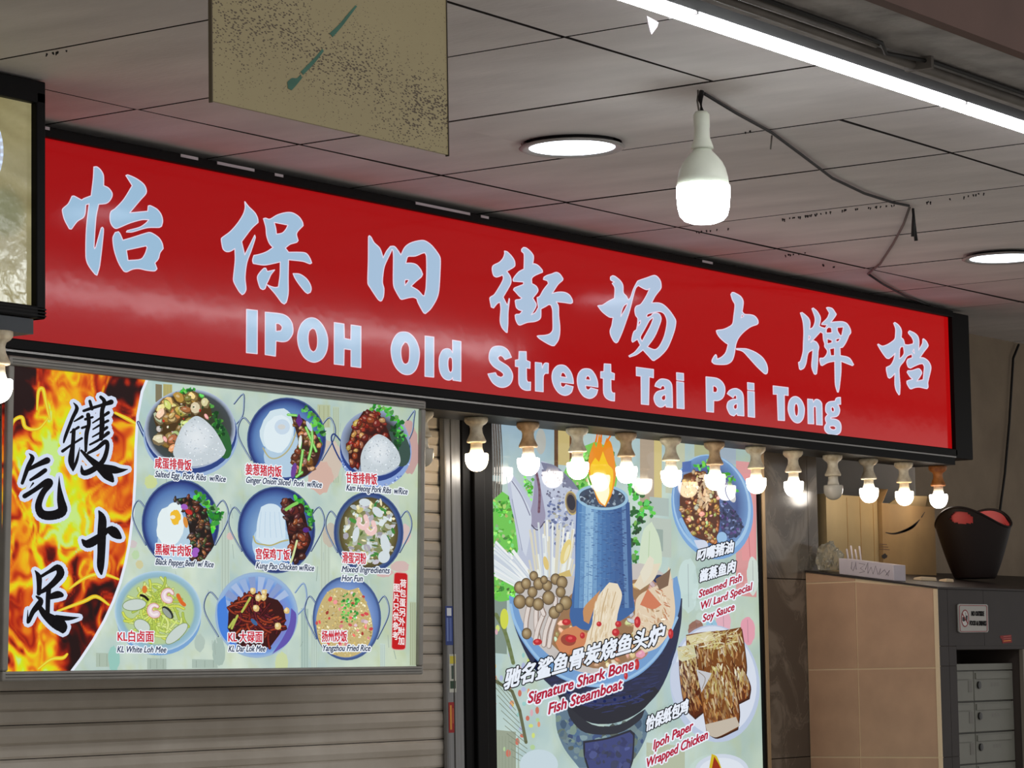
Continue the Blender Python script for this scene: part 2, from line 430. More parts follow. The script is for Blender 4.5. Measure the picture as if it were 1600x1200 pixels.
def board_mat():
    m, n, l, b = node_mat('speckled_board'); tc = n.new('ShaderNodeTexCoord')
    def nz(scale, detail=4, w=None):
        t = n.new('ShaderNodeTexNoise'); t.inputs['Scale'].default_value = scale; t.inputs['Detail'].default_value = detail
        l.new(tc.outputs['Object'], t.inputs['Vector']); return t
    base = n.new('ShaderNodeValToRGB'); base.color_ramp.elements[0].color = (*lin((162, 148, 110)), 1); base.color_ramp.elements[1].color = (*lin((188, 174, 132)), 1)
    l.new(nz(4).outputs['Fac'], base.inputs['Fac'])
    sp = n.new('ShaderNodeTexVoronoi'); sp.inputs['Scale'].default_value = 200
    mp = n.new('ShaderNodeMapping'); mp.inputs['Scale'].default_value = (0.75, 1.0, 1.7); mp.inputs['Rotation'].default_value = (0, 0.5, 0)
    l.new(tc.outputs['Object'], mp.inputs['Vector']); l.new(mp.outputs['Vector'], sp.inputs['Vector'])
    # speckles gather in a band across the board: a real stain with its own shape
    sx = n.new('ShaderNodeSeparateXYZ'); l.new(tc.outputs['Object'], sx.inputs[0])
    ma = n.new('ShaderNodeMath'); ma.operation = 'MULTIPLY_ADD'; ma.inputs[1].default_value = 0.13; l.new(sx.outputs['X'], ma.inputs[0]); l.new(sx.outputs['Z'], ma.inputs[2])
    sb = n.new('ShaderNodeMath'); sb.operation = 'SUBTRACT'; sb.inputs[1].default_value = 0.10; l.new(ma.outputs[0], sb.inputs[0])
    ab = n.new('ShaderNodeMath'); ab.operation = 'ABSOLUTE'; l.new(sb.outputs[0], ab.inputs[0])
    mr = n.new('ShaderNodeMapRange'); mr.inputs['From Min'].default_value = 0.0; mr.inputs['From Max'].default_value = 0.11; mr.inputs['To Min'].default_value = 0.44; mr.inputs['To Max'].default_value = 0.16
    l.new(ab.outputs[0], mr.inputs['Value'])
    n2 = nz(9, 3); ml = n.new('ShaderNodeMath'); ml.operation = 'MULTIPLY'; l.new(mr.outputs[0], ml.inputs[0]); l.new(n2.outputs['Fac'], ml.inputs[1])
    m2 = n.new('ShaderNodeMath'); m2.operation = 'MULTIPLY'; m2.inputs[1].default_value = 1.75; l.new(ml.outputs[0], m2.inputs[0])
    lt = n.new('ShaderNodeMath'); lt.operation = 'LESS_THAN'; l.new(sp.outputs['Distance'], lt.inputs[0]); l.new(m2.outputs[0], lt.inputs[1])
    mx = n.new('ShaderNodeMixRGB'); l.new(lt.outputs[0], mx.inputs['Fac']); l.new(base.outputs['Color'], mx.inputs['Color1']); mx.inputs['Color2'].default_value = (*lin((98, 84, 64)), 1)
    l.new(mx.outputs['Color'], b.inputs['Base Color']); b.inputs['Roughness'].default_value = 0.5; return m
M['board'] = board_mat()
M['greenstain'] = mat('green_stain', (70, 122, 104), 0.6, var=0.3, scale=30)
def bag_mat():
    m, n, l, b = node_mat('clear_bag'); b.inputs['Base Color'].default_value = (0.78, 0.76, 0.66, 1); b.inputs['Roughness'].default_value = 0.12
    b.inputs['Transmission Weight'].default_value = 0.8; b.inputs['IOR'].default_value = 1.2; return m
M['bag'] = bag_mat()
M['p_sign'] = print_mat('sign_acrylic', 0.88, rough=0.11, base=0.10, wave=0.05, wscale=9.0, ior=1.40)
M['p_menu'] = print_mat('menu_print', 0.96, rough=0.35, base=0.10, spec=0.12)
M['p_poster'] = print_mat('poster_print', 0.92, rough=0.05, base=0.06, ior=1.40)
M['p_neigh'] = print_mat('neighbour_print', 0.55, rough=0.14, base=0.7, wave=0.25, wscale=18)
M['p_flat'] = print_mat('plain_print', 0.0, rough=0.6, base=1.0)

# ------------------------------------------------------------------ the setting
CZ = EYE + 1.267                                     # ceiling height
floor = struct(MB().box((-6, -6, -0.1), (17, 6.2, 0)).build('floor', M['floor']))
ceil = struct(MB().box((-1, 2.70, CZ + 0.10), (14.5, 6.2, CZ + 0.22)).build('ceiling', M['void']))
DOWN = [(5.702, 3.829), (8.154, 3.868)]
def panel_mesh(w, d, hole=None):
    b = MB(); t = 0.012
    out = [(0, 0), (w, 0), (w, d), (0, d)]
    loops = [out]
    if hole: loops.append([(hole[0] + hole[2]*math.cos(2*math.pi*i/28), hole[1] + hole[2]*math.sin(2*math.pi*i/28)) for i in range(28)])
    flat = [p for q in loops for p in q]
    for tri in tessellate_polygon([[Vector((x, y, 0)) for x, y in q] for q in loops]):
        p = [flat[i] for i in tri]
        b.face([(x, y, 0) for x, y in p]); b.face([(x, y, t) for x, y in reversed(p)])
    b.nface = len(b.f)
    for q in loops:
        for i in range(len(q)):
            a, c = q[i], q[(i+1) % len(q)]; b.face([(*a, 0), (*c, 0), (*c, t), (*a, t)])
    return b
def panel_data(*a):
    b = panel_mesh(*a); me = b.mesh('ceiling_panel', weld=False)
    me.materials.append(M['panel']); me.materials.append(M['panel_edge'])
    for p in me.polygons:
        if p.index >= b.nface: p.material_index = 1
    return me
PW, PD, GAP = 0.5697, 1.1584, 0.011
rn = random.Random(4)
base_panel = panel_data(PW - GAP, PD - GAP)
for r in range(3):
    for c in range(-6, 14):
        x0 = 4.727 + c * PW; y0 = 3.1865 + (r - 1) * PD
        d0 = max(y0, 2.775)
        me = base_panel
        if r == 0:
            if 'short' not in M: M['short'] = panel_data(PW - GAP, y0 + PD - d0 - GAP)
            me = M['short']
        hole = next(((hx - x0, hy - d0, 0.122) for hx, hy in DOWN if x0 < hx < x0 + PW and d0 < hy < d0 + PD), None)
        if hole:
            me = panel_data(PW - GAP, PD - GAP, hole)
        o = link(bpy.data.objects.new('ceiling_panel', me)); o.parent = ceil
        o.location = (x0 + GAP/2, d0 + GAP/2, CZ + rn.uniform(-0.0006, 0.0006))
        o.rotation_euler = (rn.uniform(-0.0008, 0.0008), rn.uniform(-0.002, 0.002), rn.uniform(-0.002, 0.002))
# beam with soffit, conduits and painted side (open street side beyond it)
BZ = EYE + 1.2195
struct(MB().box((-1, 2.458, BZ), (14.5, 2.667, CZ + 0.40)).build('trim_1', M['concrete']))['label'] = 'rough concrete soffit of the beam'
struct(MB().box((-1, 2.429, BZ - 0.004), (14.5, 2.458, BZ + 0.119)).build('trim_2', M['brownpaint']))
struct(MB().box((-1, 2.429, BZ + 0.119), (14.5, 2.458, CZ + 0.40)).build('trim_3', M['whitepaint']))
struct(MB().box((-1, 2.6625, BZ - 0.006), (14.5, 2.688, BZ + 0.03)).build('trim_4', M['concrete']))
# walls behind the shop front
struct(MB().box((-1, 4.93, 0), (8.60, 5.02, CZ + 0.1)).build('wall_back', M['blackmatt']))
struct(MB().box((8.40, 5.55, 0), (10.0, 5.65, CZ + 0.1)).build('wall_recess', M['blackmatt']))
wr = struct(MB().box((9.56, 4.92, 0), (14.5, 5.0, CZ + 0.1)).build('wall_right', M['wall']))
struct(MB().box((9.555, 4.921, 0), (9.60, 5.6, CZ + 0.1)).build('wall_return', M['whitepaint']))

# tiled pillar
pil = struct(MB().box((8.228, 4.812, 0), (8.598, 5.02, CZ - 0.006)).build('wall_pillar', M['groutdark']))
tz = [0.0, 0.155, 0.755, 1.352, 1.942, 2.55]
for a, b in zip(tz, tz[1:]):
    for x0, x1 in ((8.228, 8.532), (8.535, 8.60)):
        o = MB().box((x0, 4.80, a + 0.0015), (x1, 4.812, b - 0.0015)).build('tile', M['tile_dark'], pil)

# ------------------------------------------------------------------ red shop sign
SY = 4.6
sign = thing('shop_sign', 'long red lightbox sign with pale blue calligraphy above the shutter', 'sign', (4.30, SY, EYE + 0.70))
SX0, SX1 = 4.30, 9.2254; ZT, ZB = EYE + 1.229, EYE + 0.757
fp = Print(SY, seed=3); fp.lay = 0
b = MB()
nx, nz_ = 60, 6
for i in range(nx):
    for j in range(nz_):
        q = []
        for (di, dj) in ((0, 0), (1, 0), (1, 1), (0, 1)):
            x = SX0 + (SX1 - SX0) * (i + di) / nx; z = ZB + (ZT - ZB) * (j + dj) / nz_
            q.append(((x, SY, z), lin(mix((163, 12, 16), (178, 13, 15), (x - 4.5) / 4.5))))
        b.face([e[0] for e in q], cols=[e[1] for e in q])
b.build('face_panel', M['p_sign'], sign)
MB().box((SX0, SY + 0.004, EYE + 0.71), (SX1 + 0.004, SY + 0.15, EYE + 1.25)).build('sign_box', M['black'], sign)
bevel(MB().box((SX0, SY - 0.016, ZT - 0.001), (SX1 + 0.012, SY + 0.15, EYE + 1.252)).build('top_frame', M['black'], sign))
bevel(MB().box((SX0, SY - 0.016, EYE + 0.733), (SX1 + 0.012, SY + 0.02, ZB + 0.001)).build('bottom_frame', M['black'], sign))
MB().box((SX0, SY - 0.012, EYE + 0.7275), (SX1 + 0.008, SY + 0.02, EYE + 0.7325)).build('bright_lip', M['chrome'], sign)
MB().box((SX0, SY - 0.008, EYE + 0.702), (SX1 + 0.006, SY + 0.15, EYE + 0.727)).build('lamp_rail', M['black'], sign)
MB().box((SX1, SY - 0.016, EYE + 0.733), (SX1 + 0.012, SY + 0.02, ZT)).build('side_frame', M['black'], sign)
bevel(MB().box((SX1 + 0.013, SY - 0.002, EYE + 0.728), (9.388, SY + 0.15, EYE + 1.250)).build('end_panel', M['black'], sign))
for (xa, ya, xb, yb) in ((70, 198, 78, 201), (283, 245, 310, 250), (340, 257, 398, 270), (430, 276, 443, 279), (650, 318, 735, 335), (752, 338, 764, 341), (1098, 411, 1114, 414)):
    p0 = at_y(xa, ya, SY - 0.018); p1 = at_y(xb, yb, SY - 0.018)
    z = EYE + 1.247
    MB().box((p0.x, SY - 0.0175, z - 0.0035), (p1.x, SY - 0.0155, z + 0.0035)).build('tape_strip', M['paperwhite'], sign)

CHARS = [
 ((80, 240, 6.0), [
  [[(400,125),(430,125),(465,155),(490,205),(492,300),(540,325),(572,375),(560,425),(520,465),(445,475),(420,600),(402,870),(407,892),(418,875),(468,700),(480,690),(490,705),(488,760),(455,1050),(430,1140),(410,1130),(345,1040),(325,960),(330,700),(355,470),(325,480),(318,560),(300,600),(245,635),(190,708),(170,705),(125,620),(105,540),(110,515),(160,470),(195,400),(215,398),(285,435),(310,420),(375,395),(395,230)]],
  [[(700,205),(720,200),(800,235),(870,290),(893,345),(885,380),(840,430),(735,555),(800,550),(905,540),(910,490),(930,488),(990,520),(1030,570),(1045,630),(1035,680),(1010,692),(900,695),(760,735),(705,735),(715,722),(830,690),(890,650),(915,620),(850,620),(740,650),(620,700),(590,695),(560,655),(550,600),(560,545),(600,515),(680,430),(760,300),(735,260)]],
  [[(600,740),(630,732),(645,750),(672,812),(750,790),(910,740),(950,748),(1010,790),(1040,840),(1050,890),(1020,930),(1005,985),(972,1025),(992,1080),(970,1100),(900,1095),(820,1078),(760,1085),(710,1108),(680,1100),(630,1020),(590,900),(578,790)], [(705,905),(890,865),(900,880),(880,940),(840,990),(720,1002)]]]),
 ((330, 300, 6.0), [
  [[(315,90),(350,135),(410,195),(435,245),(440,285),(380,340),(285,465),(315,590),(330,560),(408,405),(413,430),(375,550),(335,660),(318,800),(327,910),(310,950),(290,962),(260,930),(215,850),(208,810),(225,640),(222,530),(180,555),(140,558),(110,530),(95,450),(100,430),(180,370),(250,290),(300,210),(318,150)]],
  [[(490,250),(510,245),(550,255),(620,215),(700,193),(760,195),(820,230),(855,280),(862,315),(810,370),(800,400),(815,455),(800,472),(740,490),(695,525),(725,565),(830,565),(890,575),(925,620),(942,665),(925,673),(860,650),(725,635),(722,800),(722,950),(705,1030),(685,1050),(660,1035),(600,955),(525,870),(560,885),(600,895),(630,890),(645,780),(648,655),(560,675),(490,685),(395,670),(388,640),(400,595),(450,585),(520,560),(580,520),(545,480),(520,410),(512,330)], [(590,285),(620,290),(720,310),(700,350),(665,385),(612,395),(605,340)]],
  [[(495,715),(512,715),(525,745),(560,738),(595,730),(560,775),(540,820),(520,860),(505,905),(485,915),(460,900),(437,830),(435,790),(460,750)]],
  [[(768,765),(830,770),(890,810),(925,860),(938,905),(930,940),(905,952),(880,935),(820,860),(785,805)]]]),
 ((550, 340, 6.6667), [
  [[(180,188),(200,205),(230,260),(290,320),(325,420),(360,350),(400,300),(440,300),(470,330),(510,390),(550,310),(610,265),(700,240),(760,242),(830,290),(900,380),(920,430),(918,560),(905,760),(880,850),(820,950),(765,1000),(745,990),(690,890),(675,845),(640,830),(590,835),(520,852),(500,840),(440,730),(430,650),(432,400),(425,340),(415,330),(400,370),(340,500),(322,600),(318,680),(333,740),(328,820),(310,865),(295,870),(270,850),(190,730),(165,680),(170,450),(172,200)],
   [(560,475),(575,415),(590,403),(660,400),(730,372),(760,365),(775,400),(778,560),(770,740),(755,815),(735,810),(690,760),(615,715),(660,670),(720,620),(735,590),(715,540),(670,490),(620,475)], [(550,660),(560,645),(590,648),(590,660),(552,708)]]]),
 ((750, 375, 7.0588), [
  [[(270,122),(300,130),(350,180),(380,230),(385,280),(370,300),(295,345),(330,395),(343,440),(335,490),(255,630),(295,710),(305,715),(322,645),(325,660),(310,800),(308,920),(300,1020),(285,1015),(240,960),(222,890),(230,760),(222,685),(190,700),(150,750),(125,740),(108,650),(115,630),(160,600),(240,470),(258,420),(250,385),(215,400),(180,408),(150,390),(135,330),(140,290),(165,270),(215,245),(255,200),(272,150)]],
  [[(460,100),(480,82),(510,88),(560,130),(590,180),(582,265),(600,262),(640,280),(685,330),(690,355),(640,375),(600,395),(570,425),(572,480),(620,510),(640,550),(630,580),(582,640),(600,670),(620,710),(610,750),(565,825),(610,800),(640,750),(645,745),(635,680),(630,635),(660,620),(700,550),(755,480),(745,450),(700,435),(705,410),(740,390),(790,375),(840,357),(880,375),(915,425),(910,445),(860,490),(795,590),(860,575),(930,577),(985,605),(1018,660),(1020,690),(1000,700),(930,690),(840,680),(865,730),(868,830),(880,950),(878,1040),(860,1110),(820,1165),(795,1165),(740,1140),(660,1090),(630,1060),(650,1055),(720,1050),(770,1035),(800,1000),(805,960),(803,850),(800,770),(785,720),(760,712),(720,735),(672,760),(670,850),(650,880),(600,900),(520,910),(445,938),(420,930),(395,880),(388,830),(400,820),(440,815),(468,780),(430,770),(400,740),(388,670),(400,660),(440,655),(462,640),(430,615),(390,570),(370,550),(380,530),(440,505),(480,490),(480,462),(440,460),(370,455),(365,435),(385,400),(430,350),(485,320),(488,220),(485,150),(460,125)]]]),
 ((920, 410, 7.5), [
  [[(255,170),(280,155),(310,165),(370,215),(400,270),(405,355),(440,395),(463,440),(490,410),(520,320),(560,240),(580,215),(680,180),(760,153),(800,165),(840,220),(848,290),(835,320),(780,390),(735,475),(820,475),(880,500),(950,570),(1010,660),(1020,700),(1005,790),(960,920),(910,1020),(830,1105),(765,1150),(745,1145),(690,1085),(635,1025),(560,1080),(480,1108),(470,1095),(540,1050),(605,970),(570,900),(515,935),(505,920),(510,870),(530,810),(560,785),(575,660),(550,620),(540,560),(555,515),(610,490),(670,400),(715,305),(680,320),(630,300),(580,270),(550,300),(520,400),(480,560),(440,680),(390,820),(340,930),(320,943),(295,925),(260,860),(250,800),(270,740),(285,645),(240,640),(160,580),(105,510),(120,505),(160,500),(230,455),(300,420),(305,300),(275,245),(300,230),(270,215),(255,200)],
   [(375,635),(385,570),(410,510),(450,480),(450,500),(420,560)], [(605,870),(660,770),(710,680),(750,645),(755,660),(720,750),(660,860),(625,925),(610,900)],
   [(675,630),(690,605),(740,590),(800,578),(850,580),(890,610),(915,680),(910,760),(880,880),(830,980),(790,1018),(750,1018),(685,990),(770,870),(830,730),(848,660),(830,610),(790,592),(750,602),(735,622),(690,645)], [(580,745),(585,700),(605,678),(605,710)]]]),
 ((1090, 440, 7.5), [
  [[(390,150),(405,127),(430,130),(500,170),(530,215),(535,260),(522,350),(550,382),(620,388),(670,405),(705,450),(710,485),(695,502),(620,530),(540,590),(480,660),(450,730),(440,790),(425,870),(400,930),(350,965),(280,972),(200,965),(168,940),(170,920),(190,880),(212,855),(222,870),(228,910),(280,885),(325,840),(345,790),(358,735),(320,710),(265,660),(230,610),(220,575),(240,568),(300,560),(360,535),(410,495),(425,400),(438,270),(410,215)], [(520,385),(542,405),(510,425)]],
  [[(455,785),(520,785),(580,790),(680,830),(760,890),(805,960),(820,1020),(815,1070),(800,1083),(780,1075),(700,1000),(600,890),(540,825),(500,805),(458,797)]]]),
 ((1230, 465, 7.5), [
  [[(155,180),(175,175),(220,210),(255,250),(268,300),(262,370),(300,350),(325,290),(325,230),(290,130),(305,122),(350,160),(385,220),(390,260),(375,330),(395,345),(445,360),(470,320),(405,315),(410,300),(470,240),(495,180),(460,120),(480,115),(530,130),(575,195),(565,215),(510,290),(580,283),(650,283),(700,305),(735,360),(745,410),(725,440),(690,520),(650,580),(618,585),(622,680),(700,695),(740,720),(778,785),(765,797),(720,780),(630,745),(630,870),(610,1060),(598,1108),(588,1105),(565,1020),(560,880),(558,745),(480,760),(410,797),(395,790),(382,740),(385,710),(430,705),(465,660),(470,620),(440,575),(440,540),(425,490),(420,420),(390,400),(275,525),(310,505),(345,525),(370,575),(362,630),(355,780),(345,890),(330,900),(315,890),(288,810),(295,700),(302,610),(245,650),(220,770),(195,825),(160,845),(145,835),(133,760),(155,745),(185,640),(190,540),(195,400),(185,280)],
   [(457,415),(460,370),(485,345),(520,355),(525,412),(490,415)], [(585,350),(660,343),(640,440),(625,450),(590,395)], [(468,480),(525,500),(525,530),(470,543)], [(572,485),(622,473),(605,510),(573,520)], [(497,600),(555,588),(555,680),(510,682)], [(253,445),(270,455),(265,480),(250,500)]]]),
 ((1355, 490, 8.571), [
  [[(355,130),(370,118),(410,145),(445,190),(460,240),(455,320),(485,350),(502,415),(550,420),(615,405),(620,370),(600,320),(555,265),(552,245),(568,230),(640,265),(680,310),(693,370),(690,490),(740,400),(745,345),(755,337),(790,370),(815,420),(810,445),(760,510),(705,590),(760,595),(820,640),(852,710),(845,780),(812,920),(815,985),(800,1005),(770,1000),(700,985),(640,990),(590,1008),(570,1000),(535,940),(532,905),(560,893),(610,880),(570,840),(535,785),(545,765),(600,762),(680,737),(710,750),(730,790),(715,830),(665,905),(750,885),(760,780),(765,710),(745,670),(700,675),(640,700),(580,730),(550,715),(530,650),(545,610),(605,590),(600,540),(535,570),(490,640),(432,720),(430,830),(440,960),(435,1080),(425,1088),(390,1030),(372,950),(372,800),(330,845),(300,865),(280,850),(258,760),(258,720),(315,690),(355,620),(375,530),(335,570),(290,602),(260,595),(215,540),(170,470),(140,415),(150,408),(200,435),(260,420),(320,385),(370,340),(380,270),(380,200)],
   [(430,605),(435,480),(450,445),(485,440),(495,530),(465,580)], [(608,505),(625,475),(632,535)]]]),
]
LETTERS = [
 ((370, 470, 8.0), [
  [[(122,107),(258,122),(255,662),(120,648)]],
  [[(355,142),(560,165),(640,205),(690,280),(703,370),(690,430),(640,495),(580,512),(490,502),(483,692),(355,672)], [(488,285),(525,285),(560,315),(565,345),(550,375),(490,382)]],
  [[(930,212),(1000,230),(1070,300),(1120,400),(1138,500),(1125,620),(1080,710),(1020,755),(960,768),(890,745),(830,690),(780,590),(760,490),(765,400),(800,300),(860,235)], [(945,342),(980,360),(1002,420),(1010,490),(1005,570),(985,620),(955,640),(920,610),(898,540),(892,460),(905,380)]],
  [[(1218,272),(1340,290),(1345,470),(1425,487),(1428,302),(1552,320),(1550,835),(1428,820),(1428,612),(1342,600),(1338,805),(1218,790)]]]),
 ((600, 500, 10.909), [
  [[(340,203),(430,225),(520,310),(580,430),(605,560),(590,710),(545,840),(470,915),(385,932),(300,905),(210,820),(150,700),(122,560),(125,440),(165,320),(240,225)], [(355,375),(400,395),(430,460),(437,560),(430,670),(410,730),(370,755),(330,735),(300,660),(288,560),(300,460)]],
  [[(700,273),(850,292),(848,975),(698,960)]],
  [[(1168,345),(1312,368),(1310,1045),(1175,1025),(1170,980),(1150,1010),(1100,1025),(1030,1000),(975,930),(945,830),(938,720),(950,610),(1000,515),(1070,487),(1130,505),(1170,560)], [(1130,632),(1160,655),(1168,720),(1168,830),(1155,880),(1130,895),(1105,860),(1090,780),(1092,690),(1105,645)]]]),
 ((750, 530, 7.2727), [
  [[(215,78),(270,90),(320,130),(357,205),(285,232),(255,195),(230,185),(203,205),(215,240),(260,270),(320,310),(360,370),(372,420),(360,480),(325,525),(270,547),(210,540),(150,500),(110,440),(90,395),(175,380),(195,415),(240,435),(268,415),(265,390),(230,360),(160,315),(115,260),(102,200),(115,130),(150,90)]],
  [[(445,140),(525,142),(527,240),(570,260),(568,332),(527,325),(530,460),(545,488),(575,488),(573,580),(520,580),(470,555),(442,500),(440,315),(402,308),(402,238),(440,232)]],
  [[(628,263),(700,272),(708,330),(725,285),(745,270),(777,275),(775,388),(740,388),(720,420),(718,597),(630,588)]],
  [[(930,293),(980,310),(1030,370),(1055,440),(1062,505),(915,488),(920,530),(945,548),(965,535),(975,517),(1058,540),(1040,600),(1000,632),(950,637),(890,605),(840,530),(818,440),(830,360),(875,305)], [(915,425),(925,385),(945,375),(968,395),(985,437)]],
  [[(1215,335),(1265,350),(1310,410),(1335,480),(1340,545),(1198,525),(1205,565),(1230,580),(1250,565),(1258,553),(1338,575),(1320,630),(1280,665),(1235,672),(1175,645),(1125,570),(1105,475),(1118,395),(1160,345)], [(1200,460),(1208,425),(1228,415),(1245,430),(1255,465)]],
  [[(1412,280),(1485,285),(1487,375),(1527,392),(1525,462),(1487,455),(1490,580),(1505,610),(1530,612),(1528,702),(1480,695),(1430,665),(1405,610),(1402,445),(1372,440),(1372,370),(1408,368)]]]),
 ((980, 560, 7.619), [
  [[(108,105),(313,132),(312,230),(262,220),(255,552),(168,543),(165,212),(110,205)]],
  [[(330,330),(345,290),(390,250),(430,245),(490,260),(525,300),(535,360),(540,585),(465,578),(455,550),(430,572),(390,580),(345,550),(320,490),(325,440),(360,395),(450,370),(445,335),(425,322),(405,335),(398,355)], [(455,430),(458,480),(440,502),(415,495),(405,470),(420,445)]],
  [[(588,170),(670,180),(672,265),(590,255)], None, [(590,275),(672,288),(678,600),(593,592)]],
  [[(938,220),(1060,235),(1120,270),(1158,330),(1162,400),(1140,465),(1090,500),(1030,502),(1028,640),(945,632)], [(1022,328),(1050,332),(1073,360),(1070,395),(1050,408),(1022,400)]],
  [[(1192,420),(1215,385),(1260,362),(1310,362),(1360,395),(1380,440),(1385,500),(1390,685),(1315,678),(1305,655),(1270,685),(1225,665),(1192,600),(1188,560),(1205,515),(1250,490),(1305,485),(1300,445),(1280,437),(1260,468)], [(1310,540),(1308,590),(1290,608),(1270,595),(1265,565),(1285,545)]],
  [[(1432,288),(1508,298),(1510,378),(1435,370)], None, [(1435,390),(1512,398),(1518,702),(1440,692)]]]),
 ((1195, 590, 12.0), [
  [[(157,155),(437,190),(438,335),(365,325),(370,805),(250,798),(232,312),(160,310)]],
  [[(575,355),(640,380),(700,450),(740,560),(740,660),(720,760),(670,830),(610,850),(540,820),(475,730),(440,620),(440,530),(460,440),(510,375)], [(590,480),(615,510),(630,580),(628,660),(615,710),(595,728),(570,700),(555,620),(555,550),(568,500)]],
  [[(803,402),(900,412),(910,465),(940,415),(985,408),(1040,440),(1070,500),(1078,890),(970,880),(960,560),(940,535),(915,560),(918,868),(812,862)]],
  [[(1320,440),(1335,395),(1370,375),(1418,372),(1422,500),(1368,502),(1395,560),(1405,620),(1385,690),(1340,730),(1240,745),(1238,770),(1320,780),(1390,815),(1425,880),(1430,960),(1410,1030),(1350,1070),(1270,1075),(1180,1045),(1130,990),(1122,920),(1160,855),(1140,800),(1140,745),(1185,690),(1145,640),(1140,570),(1155,500),(1210,455)], [(1270,548),(1295,570),(1303,610),(1290,645),(1265,640),(1245,600),(1245,560)], [(1220,910),(1290,905),(1330,930),(1332,960),(1300,978),(1250,970),(1222,945)]]]),
]
def lettering(name, crp, loops, parent):
    p = Print(SY - 0.0006); groups = [[]]
    for q in loops:
        if q is None: groups.append([])
        else: groups[-1].append(crop(*crp, q))
    xc = groups[0][0][0][0]
    fillc = mix((158, 194, 222), (184, 203, 228), (xc - 100) / 900)
    for g in groups:
        p.lay = 0
        L = p.poly(g, fillc)
        for q in L: p.stroke(q, 1.5, (232, 218, 236), closed=True, lay=2, next=False)
    p.lay = 0
    return p.build(name, M['p_sign'], parent)
for crp, pieces in CHARS:
    loops = []
    for k, q in enumerate(pieces):
        if k: loops.append(None)
        loops.extend(q)
    lettering('character', crp, loops, sign)
for crp, pieces in LETTERS:
    for q in pieces: lettering('letter', crp, q, sign)

# ------------------------------------------------------------------ neighbour's lightbox sign at the left
NY = 4.287
ns = thing('lightbox_sign', 'black framed lightbox sign with mottled olive wood print beside the red sign', 'sign', (3.2, NY, EYE + 0.72))
p = Print(NY + 0.004); p.lay = 0
b = MB(); x0, x1, z0, z1 = 3.19, 4.342, EYE + 0.779, EYE + 1.2145
n1, n2 = 110, 60
for i in range(n1):
    for j in range(n2):
        q = []
        for di, dj in ((0, 0), (1, 0), (1, 1), (0, 1)):
            x = x0 + (x1-x0)*(i+di)/n1; z = z0 + (z1-z0)*(j+dj)/n2
            v = fbm(x*3, z*16 + math.sin(x*9)*0.9, 5, 5) * 0.6 + 0.5; w = fbm(x*1.6, z*6, 11, 3)*0.6 + 0.5
            c = mix(mix((124, 112, 66), (196, 186, 136), v), (176, 174, 150), w*0.6)
            kx, kz = (x-4.26)/0.072, (z-EYE-0.972)/0.057
            r = kx*kx + kz*kz
            if r < 1: c = mix(c, (112, 120, 92), 0.6*(1-r*r))
            q.append(((x, NY + 0.004, z), lin(c)))
        b.face([e[0] for e in q], cols=[e[1] for e in q])
b.build('face_panel', M['p_neigh'], ns)
MB().box((3.19, NY + 0.005, EYE + 0.762), (4.353, NY + 0.075, EYE + 1.238)).build('sign_box', M['black'], ns)
for nm, lo, hi in (('top_frame', (3.17, NY - 0.012, EYE + 1.2135), (4.367, NY + 0.07, EYE + 1.262)), ('bottom_frame', (3.17, NY - 0.012, EYE + 0.7545), (4.367, NY + 0.02, EYE + 0.781)), ('side_frame', (4.340, NY - 0.012, EYE + 0.7545), (4.367, NY + 0.07, EYE + 1.238))):
    bevel(MB().box(lo, hi).build(nm, M['black'], ns))
for k in range(3):
    MB().box((3.17, NY - 0.0135, EYE + 0.759 + 0.007*k), (4.367, NY - 0.011, EYE + 0.762 + 0.007*k)).build('groove_strip', M['blackmatt'], ns)
lp = Print(NY + 0.002); cpt = []
for i in range(14):                                    # edge of a round white letter
    t = -1.15 + 2.3*i/13; cpt.append((-40 + 43*math.cos(t), 236 + 66*math.sin(t)))
lp.stroke(cpt, 5, (214, 224, 240)); lp.build('letter', M['p_neigh'], ns)
MB().box((3.3, NY - 0.005, EYE + 0.721), (4.337, NY + 0.06, EYE + 0.753)).build('lamp_rail', mat('slate_rail', (52, 58, 66), 0.5), ns)

# ------------------------------------------------------------------ bulbs under the signs
def lamp_proto():
    t = thing('festoon_lamp', 'x', 'lamp', (0, 0, 0))
    MB().lathe([(0.0325, 0), (0.0330, -0.005), (0.0325, -0.011), (0.0270, -0.018), (0.0190, -0.023), (0.0165, -0.031), (0.0180, -0.044), (0.0250, -0.060), (0.0272, -0.064), (0.0272, -0.068), (0.0245, -0.070), (0.0001, -0.070)], seg=22).build('lamp_holder', M['holder'], t)
    MB().lathe([(0.0165, -0.0702), (0.0165, -0.084), (0.0205, -0.100), (0.0001, -0.1001)], seg=20).build('bulb_neck', M['neck'], t)
    g = [(0.0215, -0.1000), (0.0306, -0.1003), (0.0322, -0.1030), (0.0322, -0.113)] + [(0.0322*math.cos(a*math.pi/16)**0.85, -0.113 - 0.0365*math.sin(a*math.pi/16)) for a in range(1, 8)] + [(0.0001, -0.1498)]
    MB().lathe(g, seg=22).build('bulb_globe', M['globe_white'], t)
    return t
LAMPS = [(6.195, 'off', 0), (6.445, 'warm', 0), (6.695, 'white', 1), (6.945, 'white', 0), (7.205, 'white', 1), (7.455, 'white', 0), (7.712, 'white', 1), (7.965, 'warm', 0), (8.205, 'white', 0), (8.470, 'off', 0), (8.720, 'white', 0), (8.978, 'warm', 0), (9.238, 'white', 2)]
ORD = ['', 'first', 'second', 'third', 'fourth', 'fifth', 'sixth', 'seventh', 'eighth', 'ninth', 'tenth', 'eleventh', 'twelfth']
proto = lamp_proto(); LY = 4.665; firstuse = True
M['holder_orange'] = mat('orange_holder', (186, 122, 66), 0.45, var=0.35, scale=40, dark=(124, 66, 30))
